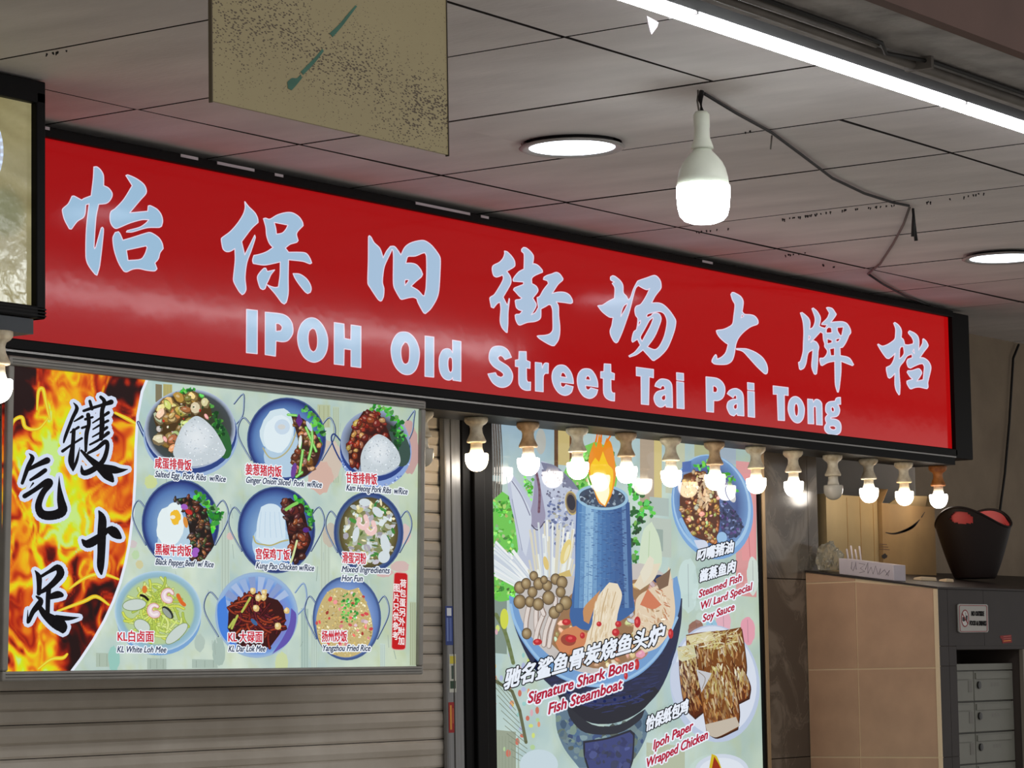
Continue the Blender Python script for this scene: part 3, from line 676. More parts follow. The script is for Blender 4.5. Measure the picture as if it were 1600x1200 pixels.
def place_lamp(x, y, z, state, style, label, group):
    global firstuse
    o = proto if firstuse else copy_tree(proto); firstuse = False
    o.location = (x, y, z); o.rotation_euler = (0, 0, rn.uniform(0, 3)); tag(o, label, 'lamp', group)
    for ch in o.children:
        if ch.name.startswith('bulb_globe'):
            mm = {'warm': M['globe_warm'], 'white': M['globe_white'], 'off': M['globe_off']}[state]
            ch.material_slots[0].link = 'OBJECT'; ch.material_slots[0].material = mm
        if ch.name.startswith('lamp_holder'):
            ch.material_slots[0].link = 'OBJECT'; ch.material_slots[0].material = [M['holder'], M['holder_brown'], M['holder_orange']][style]
    return o
for i, (x, st, sty) in enumerate(LAMPS):
    look = {'warm': 'warm glowing', 'white': 'white glowing', 'off': 'unlit'}[st]
    hold = ['cream', 'brown', 'orange-brown'][sty]
    if i == 0: lab = 'unlit bulb in cream holder half hidden behind the menu board edge'
    else: lab = '%s bulb in %s holder under red sign, %s from the menu board' % (look, hold, ORD[i])
    place_lamp(x, LY, EYE + 0.7015, st, sty, lab, 'bulbs hanging under the red sign')
place_lamp(4.250, 4.300, EYE + 0.7205, 'white', 0, 'white glowing bulb under the olive lightbox sign, before the menu board', 'bulbs hanging under the olive sign')

# ------------------------------------------------------------------ menu lightbox
MA, MK = 4.5966, 0.03
def mp3(x, z, d=0.0): return (x, MA - MK*(z - EYE) + d, z)
menu = thing('menu_lightbox', 'aluminium framed backlit menu board of nine rice and noodle dishes with flames', 'menu board', (4.548, 4.57, EYE))
mx0, mx1, mz0, mz1 = 4.548, 6.081, EYE - 0.003, EYE + 0.716
def slab(x0, x1, z0, z1, d0, d1): return MB().hexa([mp3(x0, z0, d0), mp3(x1, z0, d0), mp3(x1, z0, d1), mp3(x0, z0, d1), mp3(x0, z1, d0), mp3(x1, z1, d0), mp3(x1, z1, d1), mp3(x0, z1, d1)])
slab(mx0 + 0.005, mx1 - 0.005, mz0 + 0.005, mz1 - 0.005, 0.002, 0.012).build('back_box', M['alu'], menu)
bevel(slab(mx0, mx1, mz1 - 0.022, mz1, -0.012, 0.012).build('top_frame', M['alu'], menu), 0.004)
bevel(slab(mx0, mx1, mz0, mz0 + 0.022, -0.012, 0.012).build('bottom_frame', M['alu'], menu), 0.004)
bevel(slab(mx0, mx0 + 0.018, mz0 + 0.022, mz1 - 0.022, -0.012, 0.012).build('side_frame', M['alu'], menu), 0.004)
bevel(slab(mx1 - 0.018, mx1, mz0 + 0.022, mz1 - 0.022, -0.012, 0.012).build('side_frame', M['alu'], menu), 0.004)
M['groove'] = mat('frame_groove', (84, 82, 78), 0.5, metal=0.6)
for k in range(2):
    slab(mx0 + 0.01, mx1 - 0.01, mz1 - 0.009 - 0.007*k, mz1 - 0.0075 - 0.007*k, -0.0135, -0.011).build('frame_groove', M['groove'], menu)
    slab(mx0 + 0.01, mx1 - 0.01, mz0 + 0.0075 + 0.007*k, mz0 + 0.009 + 0.007*k, -0.0135, -0.011).build('frame_groove', M['groove'], menu)

P = Print(MA, MK, seed=11); P.lay = 0
def menu_top(x): return 560 + (x - 25)*0.1105 + 8
def menu_bot(x): return 1056 - x*0.0035 - 4
def flame_edge(y):       # right border of the flame field
    t = (y - 585) / 465
    return 238 - 18*math.sin(min(1, t*3.0)*1.57) - (0 if t < 0.28 else 92*((t-0.28)/0.72)**1.7) if t > 0.02 else 238
STY = [(588, 232), (612, 222), (650, 215), (700, 212), (750, 211), (800, 208), (850, 202), (880, 196), (910, 188), (940, 177), (970, 163), (1000, 146), (1030, 126), (1054, 108)]
def edge_x(y):
    for (a, b), (c, d) in zip(STY, STY[1:]):
        if a <= y <= c: return b + (d-b)*(y-a)/(c-a)
    return STY[0][1] if y < STY[0][0] else STY[-1][1]
def bgcol(x, y):
    v = fbm(x*0.018, y*0.012, 2, 4)*0.5 + 0.5; g = fbm(x*0.06, y*0.03, 9, 3)*0.5 + 0.5
    c = mix((160, 186, 186), (214, 226, 206), v)
    c = mix(c, (186, 198, 150), max(0, g-0.55)*1.2 + 0.35*max(0, (x-500)/160))
    return mix(c, (150, 190, 205), max(0, (300-x)/130)*0.55*max(0, 1-(y-600)/260))
P.grid((3, 657, lambda x: (menu_top(x), menu_bot(x))), 5, bgcol)
# faint mural strokes behind the dishes
for (x, y, w, h, c) in ((243, 600, 10, 28, (120, 108, 80)), (255, 600, 14, 30, (176, 164, 96)), (496, 632, 20, 36, (160, 156, 84)), (520, 635, 10, 120, (170, 180, 140)), (345, 800, 14, 150, (176, 190, 176)), (500, 830, 16, 130, (190, 200, 178)), (470, 950, 12, 95, (140, 168, 164)), (486, 960, 10, 85, (182, 200, 190)), (300, 1030, 40, 14, (132, 150, 140)), (230, 1028, 30, 18, (128, 146, 132)), (150, 1020, 34, 22, (136, 150, 128)), (640, 940, 10, 100, (150, 150, 96)), (594, 1005, 8, 38, (196, 214, 208))):
    P.fill([(x, y), (x+w, y+1), (x+w, y+h), (x, y+h)], mix(c, (190, 208, 196), 0.62 if y > 610 else 0.1)); P.up()
    for q in range(3): P.stroke([(x + w*(q+0.5)/3, y + 2), (x + w*(q+0.5)/3, y + h - 1)], 0.6, mix(c, (120, 136, 124), 0.4), cap=False, next=False)
for (x, y, rx, ry, c) in ((640, 700, 14, 42, (196, 132, 128)), (510, 720, 26, 34, (214, 180, 160)), (500, 745, 20, 26, (220, 158, 140)), (236, 753, 10, 11, (206, 214, 120)), (212, 867, 6, 7, (184, 214, 150)), (218, 882, 6, 7, (214, 196, 130)), (207, 850, 7, 6, (214, 186, 190)), (516, 836, 12, 18, (196, 172, 150)), (632, 835, 10, 16, (222, 176, 172)), (625, 885, 14, 9, (216, 164, 160)), (600, 895, 14, 7, (214, 160, 156)), (312, 1005, 8, 14, (168, 184, 172)), (342, 1018, 10, 22, (152, 172, 160)), (178, 1030, 9, 20, (128, 190, 176)), (440, 1035, 10, 16, (206, 214, 140)), (455, 860, 6, 6, (226, 176, 170)), (360, 838, 6, 6, (226, 176, 170)), (605, 800, 20, 40, (196, 206, 190))):
    P.ell(x, y, rx, ry, mix(c, (186, 206, 200), 0.35), jit=0.1)
for k in range(60):
    x = P.rnd.uniform(225, 650); y = P.rnd.uniform(max(620, menu_top(x)+8), 1040)
    P.stroke([(x, y), (x + P.rnd.uniform(-4, 4), y + P.rnd.uniform(6, 24))], P.rnd.uniform(0.5, 1.1), mix((120, 140, 130), (206, 218, 210), P.rnd.random()), cap=False, next=(k % 6 == 0))
P.up()
# flame field
PAL = [(0.0, (34, 16, 16)), (0.16, (84, 16, 12)), (0.32, (176, 40, 14)), (0.48, (216, 92, 20)), (0.62, (234, 154, 22)), (0.76, (230, 206, 20)), (0.9, (206, 224, 26)), (1.0, (196, 230, 130))]
def pal(v):
    v = min(1, max(0, v))
    for (a, c), (b_, d) in zip(PAL, PAL[1:]):
        if v <= b_: return mix(c, d, (v-a)/(b_-a))
    return PAL[-1][1]
def flame(x, y):
    wx = fbm(x*0.016, y*0.011, 3, 3); wy = fbm(x*0.016+7, y*0.011, 8, 3)
    u, v = x*0.013 + wx*0.9, y*0.0085 + wy*0.7
    r = 1 - abs(fbm(u*1.6, v*1.5, 1, 2))*1.7; r2 = 1 - abs(fbm(u*3.4+3, v*2.6, 4, 2))*1.6; n = fbm(u*1.3+9, v*1.2, 6, 3)
    g = 0.20 + 0.44*r + 0.16*r2 + 0.50*n
    cx = 0.42*math.exp(-((x-88)/48)**2 - ((y-720)/110)**2) + 0.24*math.exp(-((x-125)/60)**2 - ((y-815)/55)**2)
    dk = 0.05 + 0.95*math.exp(-((x-28)/36)**2 - ((y-598)/66)**2) + 0.30*math.exp(-((x-185)/32)**2 - ((y-640)/70)**2) + 0.58*math.exp(-((x-118)/26)**2 - ((y-1012)/62)**2) + 0.22*math.exp(-((x-165)/30)**2 - ((y-930)/50)**2)
    return pal(g + cx - dk)
rows = list(range(588, 1054, 3))
prev = None
for y in range(568, 1054, 3):
    xr = edge_x(y); xl = 3
    y0 = y
    line = []
    nn = 78
    for i in range(nn+1):
        x = xl + (xr - xl)*i/nn; yy = max(y0, menu_top(x)); yy = min(yy, menu_bot(x)); line.append((P.w(x, yy, P.lay), lin(flame(x, yy))))
    if prev:
        for i in range(nn):
            q = [prev[i], prev[i+1], line[i+1], line[i]]
            if (q[0][0]-q[3][0]).length < 1e-7 and (q[1][0]-q[2][0]).length < 1e-7: continue
            P.mb.face([e[0] for e in q], cols=[e[1] for e in q])
    prev = line
P.up()
for pts in ([(14, 690), (20, 660), (34, 652), (40, 668), (60, 670), (76, 652)], [(58, 640), (60, 612), (67, 608), (72, 630), (78, 655)], [(108, 920), (135, 902), (160, 897), (185, 905)], [(90, 955), (130, 940), (150, 932), (170, 945)], [(60, 1045), (80, 1030), (98, 1028), (105, 1022)], [(180, 645), (200, 655), (212, 662)]):
    P.curve([(x, y, 1.5 + 5*math.sin(math.pi*(i+0.6)/(len(pts)+0.2))) for i, (x, y) in enumerate(pts)], 6, (226, 178, 34)); P.curve([(x, y, 0.5 + 2*math.sin(math.pi*(i+0.6)/(len(pts)+0.2))) for i, (x, y) in enumerate(pts)], 2, (226, 222, 70))
P.stroke([(x, y) for y, x in STY], 4.2, (226, 232, 244))
# big brush characters
BR = [
 ((80, 600, 6.6667), [[(232,195,8),(268,255,42),(220,360,38),(150,540,34),(130,610,18)], [(240,390,16),(325,340,32)], [(200,505,18),(285,450,30)], [(118,700,34),(210,635,24),(320,565,26)], [(235,480,42),(225,640,46),(208,800,66),(228,905,14)], [(230,890,26),(268,790,32),(298,660,6)],
   [(338,280,30),(420,252,34),(520,222,34),(625,188,56)], [(402,178,32),(425,260,36)], [(515,135,34),(555,185,44),(530,280,46),(530,420,54),(520,570,46)], [(355,368,30),(432,345,24)], [(385,320,46),(392,420,42),(368,520,46),(360,700,28)], [(320,458,26),(390,435,30)],
   [(432,405,16),(520,350,26),(596,298,36)], [(435,472,16),(520,420,26),(592,382,30)], [(430,552,16),(520,500,26),(580,452,34)], [(403,632,22),(500,580,30),(595,508,40)], [(385,720,28),(480,668,40),(565,600,48),(585,660,44),(540,800,52),(430,895,62),(335,925,56),(315,850,10)],
   [(312,692,24),(385,765,50),(500,865,84),(590,950,104),(640,1010,36)], [(520,850,40),(640,890,84),(720,900,50),(800,888,5)]]),
 ((10, 680, 8.0), [[(282,228,8),(325,285,58),(270,400,58),(198,600,42)], [(270,430,44),(400,365,62),(510,315,84)], [(300,560,34),(400,500,56),(485,438,56)], [(292,660,5),(335,600,26)], [(228,762,62),(360,680,58),(510,578,76),(545,610,76),(455,720,78),(400,880,88),(450,990,112),(590,1000,118),(700,945,124),(680,810,96),(662,650,44),(660,510,3)]]),
 ((100, 780, 8.571), [[(468,160,26),(512,260,106),(506,450,118),(500,700,108),(490,900,96),(500,1000,34)], [(245,545,30),(315,600,112),(450,530,112),(560,440,66)], [(570,415,46),(640,420,130),(700,470,124),(755,515,46)]]),
 ((20, 860, 8.0), [[(278,252,12),(325,330,70),(330,450,62),(325,540,56)], [(355,325,40),(460,262,46),(560,212,80),(598,285,100),(545,370,84),(450,460,72),(345,525,46)], [(450,480,62),(440,600,60),(435,790,56)], [(455,585,66),(560,552,94),(612,560,56)], [(295,575,26),(350,620,60),(325,680,84),(250,770,62),(190,900,38),(188,745,6)], [(330,700,56),(400,800,90),(520,890,150),(610,950,150),(625,1020,40)], [(540,840,70),(700,850,54),(830,836,4)]]),
]
for crp, strokes in BR:
    for st in strokes:
        q = crop(*crp, st); P.curve([(x, y, w + 11.5) for x, y, w in q], 0, (206, 216, 236), next=False)
P.up()
for crp, strokes in BR:
    for st in strokes: P.curve(crop(*crp, st), 0, (17, 15, 18), next=False)
P.up()

GREEN = [(70, 168, 60), (44, 130, 46), (110, 200, 90), (30, 96, 40), (86, 186, 70)]
DARKGREEN = [(26, 84, 36), (40, 110, 44), (20, 62, 30)]
def handle(cx, cy, rx, ry, side, lo=0.5, hi=-0.42, out=1.26, c=(58, 76, 110)):
    pts = [(cx + side*rx*0.93, cy + ry*hi*0.85), (cx + side*rx*1.12, cy + ry*(hi-0.12)), (cx + side*rx*out, cy + ry*(hi+0.12)), (cx + side*rx*(out-0.04), cy + ry*(hi+0.42)), (cx + side*rx*0.92, cy + ry*lo)]
    P.curve(pts, 2.6, c); P.curve([(x - 0.6, y - 0.5) for x, y in pts], 0.9, (170, 190, 214))
def wok(cx, cy, rx, ry, inner, mid, rim, hl=True, hr=True):
    if hl: handle(cx, cy, rx, ry, -1)
    if hr: handle(cx, cy, rx, ry, 1)
    P.ell(cx, cy, rx*1.03, ry*1.03, (70, 92, 140), seg=40)
    P.grad(cx, cy, rx, ry, [(0.05, inner), (0.45, mix(inner, mid, 0.5)), (0.8, mid), (0.95, rim), (1.0, mix(rim, (20, 26, 60), 0.5))], seg=40, ox=-0.25, oy=0.1)
BL = ((164, 198, 224), (84, 120, 176), (44, 62, 128))
# 1 salted egg pork ribs
handle(298, 673, 73, 66, 1, lo=-0.1, hi=-0.75, out=1.14); P.curve([(216, 660), (226, 682), (240, 704), (252, 722)], 5, (38, 60, 120)); P.curve([(216, 660), (226, 681), (250, 718)], 1.5, (176, 196, 224))
P.ell(298, 680, 74, 66, (150, 176, 212), seg=40); P.ell(298, 676, 72, 64, (44, 66, 128), seg=40)
P.grad(297, 670, 71, 62, [(0.1, (44, 60, 34)), (0.6, (52, 60, 44)), (0.9, (66, 72, 76)), (1.0, (176, 190, 214))], seg=40)
P.ell(346, 688, 14, 30, (44, 98, 50), rot=-0.3)
P.frill([(288, 612), (300, 610), (310, 616), (318, 624), (326, 632), (334, 646), (340, 660), (342, 672)], (2.5, 5), GREEN, n=7, spread=7)
P.frill([(336, 650), (342, 664), (344, 676), (334, 668), (276, 617)], (2.5, 5), DARKGREEN, n=6, spread=7)
P.mass([(240, 650), (250, 630), (270, 620), (300, 616), (325, 630), (332, 650), (300, 665), (280, 690), (268, 704), (250, 695), (246, 672)], (74, 54, 26), 46, (5, 10), [(214, 196, 140), (196, 164, 96), (226, 214, 176), (176, 134, 66), (206, 176, 120), (150, 120, 60)])
P.scatter(24, inell(284, 655, 40, 36), (1.2, 2.4), [(170, 40, 30), (50, 90, 40), (236, 226, 200), (40, 70, 36)], (240, 618, 330, 698))
RICE1 = crop(210, 590, 7.06, [(440,760),(480,640),(560,520),(640,440),(700,425),(780,470),(880,570),(960,700),(1010,800),(980,860),(850,940),(640,980),(500,930),(430,850)])
def rice(poly):
    P.poly([poly], (196, 206, 212)); xs = [q[0] for q in poly]; ys = [q[1] for q in poly]; bx = (min(xs), min(ys), max(xs), max(ys))
    cx, cy = sum(xs)/len(xs), sum(ys)/len(ys)
    P.grad(cx - 3, cy - 6, (bx[2]-bx[0])*0.34, (bx[3]-bx[1])*0.36, [(0.1, (224, 230, 234)), (0.7, (212, 220, 226)), (1.0, (197, 207, 213))], seg=20)
    P.scatter(150, inpoly(poly), (0.8, 1.8), [(214, 222, 228), (188, 198, 206), (230, 236, 238), (176, 188, 198)], bx, kind='grain', asp=(0.35, 0.5), seg=6)
rice(RICE1)
# 2 ginger onion pork
wok(447.7, 687, 60, 64, *BL)
P.ell(446, 712, 34, 34, (176, 202, 222)); P.ell(433, 672, 26, 34, (206, 224, 232), jit=0.05, rot=0.3); P.ell(434, 678, 22, 30, (220, 234, 240), jit=0.06, rot=0.2)
P.curve([(411, 700), (420, 714), (432, 716), (446, 708), (456, 694), (464, 672)], 2.2, (178, 172, 130)); P.ell(441, 667, 12, 12, (196, 214, 230)); P.ell(440, 667, 6, 4, (206, 208, 206))
P.frill([(478, 640), (484, 648), (492, 656), (498, 664), (500, 676), (498, 688)], (2.5, 5.5), GREEN, n=6, spread=7)
P.mass([(455, 650), (475, 655), (500, 690), (497, 720), (480, 742), (462, 748), (458, 715), (466, 690)], (58, 34, 26), 60, (3, 6.5), [(150, 96, 48), (120, 70, 36), (186, 140, 90), (104, 58, 34), (196, 160, 116)])
for q in ([(450, 648), (463, 649)], [(478, 668), (494, 705)], [(486, 662), (488, 690), (482, 718)], [(470, 690), (469, 700)], [(473, 704), (468, 740)], [(463, 745), (472, 738)]):
    P.curve(q, 4, (96, 190, 76)); P.curve(q, 1.6, (176, 226, 140))
P.poly([[(462, 658), (467, 646), (473, 658), (468, 668)]], (96, 40, 124), smooth=False); P.ell(459, 735, 4, 12, (106, 64, 150), rot=0.2); P.ell(469, 690, 2.5, 10, (222, 232, 226), rot=0.1); P.ell(483, 666, 3, 9, (196, 206, 224), rot=-0.5)
# 3 kam heong pork ribs
handle(586, 697, 55, 60, 1, lo=-0.1, hi=-0.8, out=1.1); P.curve([(533, 690), (522, 678), (518, 688), (530, 716), (545, 735)], 2.4, (40, 60, 120))
P.ell(587, 706, 56, 56, (138, 164, 214), seg=40); P.scatter(60, lambda x, y: 1 > ((x-587)/56)**2 + ((y-706)/56)**2 > 0.86 and y > 720, (0.8, 1.8), [(70, 96, 180), (190, 206, 236)], (531, 650, 643, 764)); P.ell(586, 698, 55, 54, (40, 62, 130), seg=40)
P.grad(586, 692, 54, 52, [(0.1, (38, 34, 30)), (0.7, (56, 54, 56)), (1.0, (150, 166, 196))], seg=40); P.ell(622, 700, 18, 30, (56, 80, 72), rot=-0.3)
P.frill([(584, 637), (592, 640), (602, 642), (610, 646), (616, 656), (624, 664), (627, 678), (625, 690)], (2.5, 5), GREEN, n=7, spread=6)
P.frill([(622, 680), (624, 692), (620, 700), (616, 672)], (2.5, 5), DARKGREEN, n=6, spread=6)
P.mass([(568, 642), (592, 645), (606, 672), (612, 690), (575, 690), (560, 735), (545, 722), (545, 690), (552, 668)], (56, 18, 14), 70, (3.5, 7), [(142, 40, 26), (170, 60, 36), (112, 28, 20), (200, 110, 70), (120, 44, 26), (190, 150, 80)])
rice(crop(510, 620, 7.5, [(400,720),(430,610),(490,520),(570,450),(620,440),(700,475),(790,560),(850,660),(868,750),(840,810),(740,880),(620,920),(480,925),(410,890)]))
# 4 black pepper beef
wok(282, 818, 59, 67, *BL)
P.ell(276, 848, 30, 36, (178, 204, 222)); P.ell(266, 822, 21, 34, (224, 236, 238), jit=0.06, rot=0.1); P.ell(273, 797, 12, 12, (226, 238, 240)); P.ell(274, 808, 8, 12, (236, 186, 50), jit=0.12); P.ell(270, 808, 4, 3, (236, 232, 214))
P.frill([(308, 776), (318, 780), (326, 790), (334, 798), (342, 804), (336, 812), (332, 822), (328, 800)], (3, 6), GREEN, n=7, spread=8)
P.mass([(270, 780), (296, 776), (322, 798), (330, 830), (335, 852), (318, 876), (296, 874), (297, 840), (292, 810), (284, 790)], (34, 26, 24), 80, (3, 6), [(90, 56, 38), (50, 74, 44), (120, 64, 38), (150, 92, 54), (64, 92, 56), (86, 80, 78), (100, 50, 36), (176, 120, 80)], asp=(0.3, 0.7))
for (x, y, a) in ((288, 792, 0.3), (306, 860, 0.1), (304, 866, 0.2)): P.ell(x, y, 5.5, 4.5, (158, 92, 190), rot=a)
P.ell(295, 800, 6, 3.5, (196, 44, 40), rot=0.6); P.ell(290, 816, 3.5, 9, (214, 140, 60), rot=-0.2)
# 5 kung pao chicken
wok(432, 828, 59, 66, *BL)
P.ell(424, 850, 30, 34, (176, 204, 226)); P.poly([[(400, 842), (402, 815), (408, 792), (420, 787), (434, 790), (444, 804), (446, 826), (446, 842), (430, 850), (412, 850)]], (206, 224, 236)); P.curve([(396, 838), (400, 848), (412, 851), (424, 852), (440, 846), (450, 844)], 2.4, (180, 174, 120))
for k in range(5): P.curve([(408 + 7*k, 800), (406 + 8*k, 820), (405 + 9*k, 840)], 0.9, (182, 206, 226), next=False)
P.up()
P.frill([(462, 780), (468, 784), (474, 792), (480, 798), (486, 798), (484, 812), (484, 824)], (2.5, 5), GREEN, n=6, spread=6)
P.mass([(440, 780), (454, 778), (474, 798), (482, 830), (486, 845), (472, 875), (456, 878), (452, 846), (446, 812)], (36, 16, 18), 46, (4, 8), [(84, 34, 28), (112, 48, 32), (70, 30, 30), (140, 70, 42), (96, 44, 50)])
P.curve([(447, 796), (456, 790), (464, 786)], 5, (134, 200, 96)); P.curve([(464, 845), (458, 868), (454, 880)], 3.2, (206, 220, 160)); P.ell(478, 828, 5, 4, (80, 40, 130))
# 6 hor fun
wok(576, 832, 53, 62, (120, 138, 110), (96, 108, 96), (56, 80, 136))
P.grad(576, 832, 46, 55, [(0.1, (160, 168, 130)), (0.7, (120, 118, 70)), (1.0, (78, 66, 40))], seg=30)
P.scatter(170, inell(578, 830, 40, 50), (2.5, 7), [(206, 216, 218), (178, 194, 188), (222, 226, 214), (150, 164, 110), (196, 190, 120), (180, 176, 186), (216, 208, 170)], (532, 775, 620, 886), asp=(0.3, 0.8))
P.scatter(26, inell(578, 826, 38, 46), (3, 7), [(40, 116, 56), (70, 140, 60), (96, 120, 60)], (535, 778, 618, 880), asp=(0.25, 0.5))
for (x, y, a) in ((568, 815, 0.4), (580, 824, 1.0)): P.curve([(x-7, y-4), (x-7, y+5), (x, y+10), (x+6, y+4), (x+3, y-8)], 7, (232, 196, 192)); P.curve([(x-6, y+2), (x, y+6), (x+5, y)], 2, (240, 222, 220))
for (x, y, rx, ry, a) in ((590, 800, 10, 6, 0.8), (602, 850, 7, 16, -0.2), (556, 835, 5, 12, 0.2), (600, 870, 9, 10, 0.5), (570, 785, 9, 6, 0.1)): P.ell(x, y, rx, ry, (208, 218, 222), rot=a)
# 7 white loh mee
P.ell(248, 966, 66, 58, (120, 162, 208), seg=40); P.grad(247, 955, 68, 63, [(0.1, (196, 208, 150)), (0.8, (176, 200, 150)), (0.86, (140, 176, 190)), (0.95, (150, 188, 208)), (1.0, (186, 210, 226))], seg=40)
base = P.lay
for k in range(170):
    a = P.rnd.uniform(0, 6.28); r = P.rnd.uniform(0, 0.75); x, y = 248 + 56*r*math.cos(a), 955 + 52*r*math.sin(a); d = P.rnd.uniform(0, 6.28); c = P.rnd.uniform(-1, 1); pts = [(x, y)]
    for _ in range(4):
        d += c*0.5; x += 6*math.cos(d); y += 6*math.sin(d)
        if inell(247, 955, 58, 54)(x, y): pts.append((x, y))
    if len(pts) > 2:
        cc = P.rnd.choice([(198, 218, 110), (214, 226, 140), (176, 196, 84), (206, 216, 90)])
        P.stroke(pts, 4.4, mix(cc, (110, 130, 50), 0.55), lay=base + 2*(k % 14), next=False); P.stroke(pts, 2.8, cc, lay=base + 2*(k % 14) + 1, next=False)
P.lay = base + 30
for (x, y, rx, ry, a) in ((210, 945, 18, 8.5, -0.12), (222, 978, 13, 9, 0.5), (276, 990, 22, 8, -0.75)): P.ell(x, y, rx + 1, ry + 1.2, (126, 146, 90), rot=a); P.ell(x, y, rx, ry, (198, 210, 204), rot=a)
for (x, y, a0) in ((263, 930, 0.4), (241, 953, 0.0)):
    arc = [(x + 7*math.cos(a0 + 1.0 + t*0.75), y + 7.5*math.sin(a0 + 1.0 + t*0.75), 11 - 1.1*t) for t in range(7)]
    P.curve([(u, v, w + 2) for u, v, w in arc], 0, (206, 130, 108)); P.curve(arc, 0, (224, 204, 210)); P.curve([(u + 0.6, v + 0.4, w*0.35) for u, v, w in arc], 0, (238, 226, 228))
P.ell(262, 957, 6, 12, (40, 44, 40), rot=-0.7); P.ell(261, 958, 4, 10, (150, 160, 150), rot=-0.7); P.curve([(220, 930), (226, 932), (231, 937)], 4, (30, 24, 20)); P.curve([(278, 930), (283, 940), (288, 945)], 6, (214, 106, 44)); P.ell(226, 921, 4, 6, (214, 120, 50))
# 8 dar lok mee
handle(401, 961, 65, 67, -1); handle(401, 961, 65, 67, 1, lo=0.05, hi=-0.62, out=1.2, c=(110, 140, 180))
P.ell(401, 961, 65, 67, (150, 176, 206), seg=40); P.grad(401, 961, 63, 65, [(0.1, (130, 136, 196)), (0.6, (120, 130, 200)), (0.85, (110, 150, 214)), (1.0, (150, 180, 214))], seg=40, ox=0.3, oy=0.4)
for k in range(9):
    a = 3.5 + k*0.27; P.stroke([(401 + 30*math.cos(a), 961 + 32*math.sin(a), 6), (401 + 58*math.cos(a), 961 + 60*math.sin(a), 11)], 0, [(150, 174, 214), (134, 154, 200), (166, 186, 220)][k % 3], cap=False, next=False)
P.up(); P.poly([[(340, 945), (352, 930), (356, 960), (362, 995), (372, 1015), (352, 1000), (342, 980)]], (70, 126, 214)); P.poly([[(455, 950), (463, 960), (460, 985), (448, 1006), (425, 1022), (440, 1000), (452, 975)]], (96, 84, 170))
base = P.lay
P.ell(400, 970, 46, 44, (56, 18, 18), jit=0.06)
for k in range(95):
    a = P.rnd.uniform(0, 6.28); r = P.rnd.uniform(0, 0.85); x, y = 400 + 42*r*math.cos(a), 970 + 42*r*math.sin(a); d = P.rnd.uniform(0, 6.28); c = P.rnd.uniform(-1, 1); pts = [(x, y)]
    for _ in range(5):
        d += c*0.45; x += 5.5*math.cos(d); y += 5.5*math.sin(d)
        if inell(400, 971, 49, 48)(x, y): pts.append((x, y))
    if len(pts) > 2:
        cc = P.rnd.choice([(120, 36, 26), (150, 56, 34), (84, 24, 28), (100, 30, 40), (170, 70, 40)])
        P.stroke(pts, 5, mix(cc, (30, 8, 12), 0.7), lay=base + 2 + 2*(k % 16), next=False); P.stroke(pts, 2.6, cc, lay=base + 3 + 2*(k % 16), next=False)
P.lay = base + 36
for (x, y) in ((395, 923), (404, 934), (413, 926), (448, 954), (400, 950), (434, 978), (412, 933)): P.ell(x, y, 5, 5.5, (216, 186, 120), jit=0.2, seg=8); P.ell(x-1, y-1, 2.5, 3, (236, 222, 176), seg=7)
for q in ([(391, 934), (378, 956)], [(371, 962), (362, 982)], [(366, 968), (358, 980)]): P.stroke(q, 3.4, (176, 186, 84))
P.ell(397, 972, 7, 3, (60, 100, 150), rot=0.8)
# 9 fried rice
wok(542, 966, 52, 64, (170, 192, 222), (120, 148, 200), (90, 120, 176))
FR = [(512, 925), (528, 918), (545, 922), (560, 918), (572, 940), (580, 965), (582, 990), (570, 1015), (545, 1027), (520, 1022), (500, 1005), (494, 970), (500, 945)]
P.poly([FR], (196, 176, 120)); P.scatter(420, inpoly(FR), (1.0, 2.4), [(226, 212, 160), (206, 186, 120), (236, 228, 190), (176, 148, 90), (216, 190, 110)], (490, 915, 585, 1030), kind='grain', asp=(0.4, 0.7), seg=6)
P.scatter(46, inpoly(FR), (2.2, 4.0), [(226, 100, 96), (214, 76, 80), (236, 150, 150), (240, 210, 220), (190, 70, 60)], (492, 917, 583, 1010), seg=6, mod=12)
P.scatter(60, inell(546, 948, 16, 24), (1.4, 2.8), [(70, 170, 70), (110, 196, 90), (50, 140, 60)], (528, 920, 568, 976), seg=6, mod=12)
# captions
RED = (200, 38, 56); HAL = (232, 238, 244); INK = (38, 52, 84)
for s_, a, b_, e_, c, d in (('咸蛋排骨饭', (242, 730), (299, 734), 'Salted Egg  Pork Ribs  w/Rice', (242, 745), (352, 753)), ('姜葱猪肉饭', (384, 740), (440, 744), 'Ginger Onion Sliced  Pork  w/Rice', (384, 754), (502, 762)), ('甘香排骨饭', (541, 753), (589, 756), 'Kam Heong Pork Ribs  w/Rice', (541, 766), (636, 772.5)),
        ('黑椒牛肉饭', (243, 865), (299, 868), 'Black Pepper Beef  w/ Rice', (243, 882), (333, 886.5)), ('宫保鸡丁饭', (400, 872), (453, 874), 'Kung Pao Chicken w/Rice', (400, 888), (490, 892)), ('滑蛋河粉', (535, 878), (572, 880), 'Mixed Ingredients', (534, 893.5), (608, 896)),
        ('KL白卤面', (184, 1001), (240, 1001.5), 'KL White Loh Mee', (183, 1019), (259, 1019.5)), ('KL 大碌面', (357, 1002), (410, 1002), 'KL Dar Lok Mee', (357, 1018), (414, 1018)), ('扬州炒饭', (503, 1001), (542, 1001), 'Yangzhou Fried Rice', (503, 1017), (578, 1017))):
    P.text(s_, a, b_, 13.5, RED, bold=0.75, halo=HAL, halo_w=1.6)
    P.text(e_, c, d, 9.8, INK, bold=0.55, halo=HAL, halo_w=1.6, shear=0.2)
P.text('Hor Fun', (534, 907.5), (566, 908.5), 9.8, INK, bold=0.55, halo=HAL, halo_w=1.6, shear=0.2)
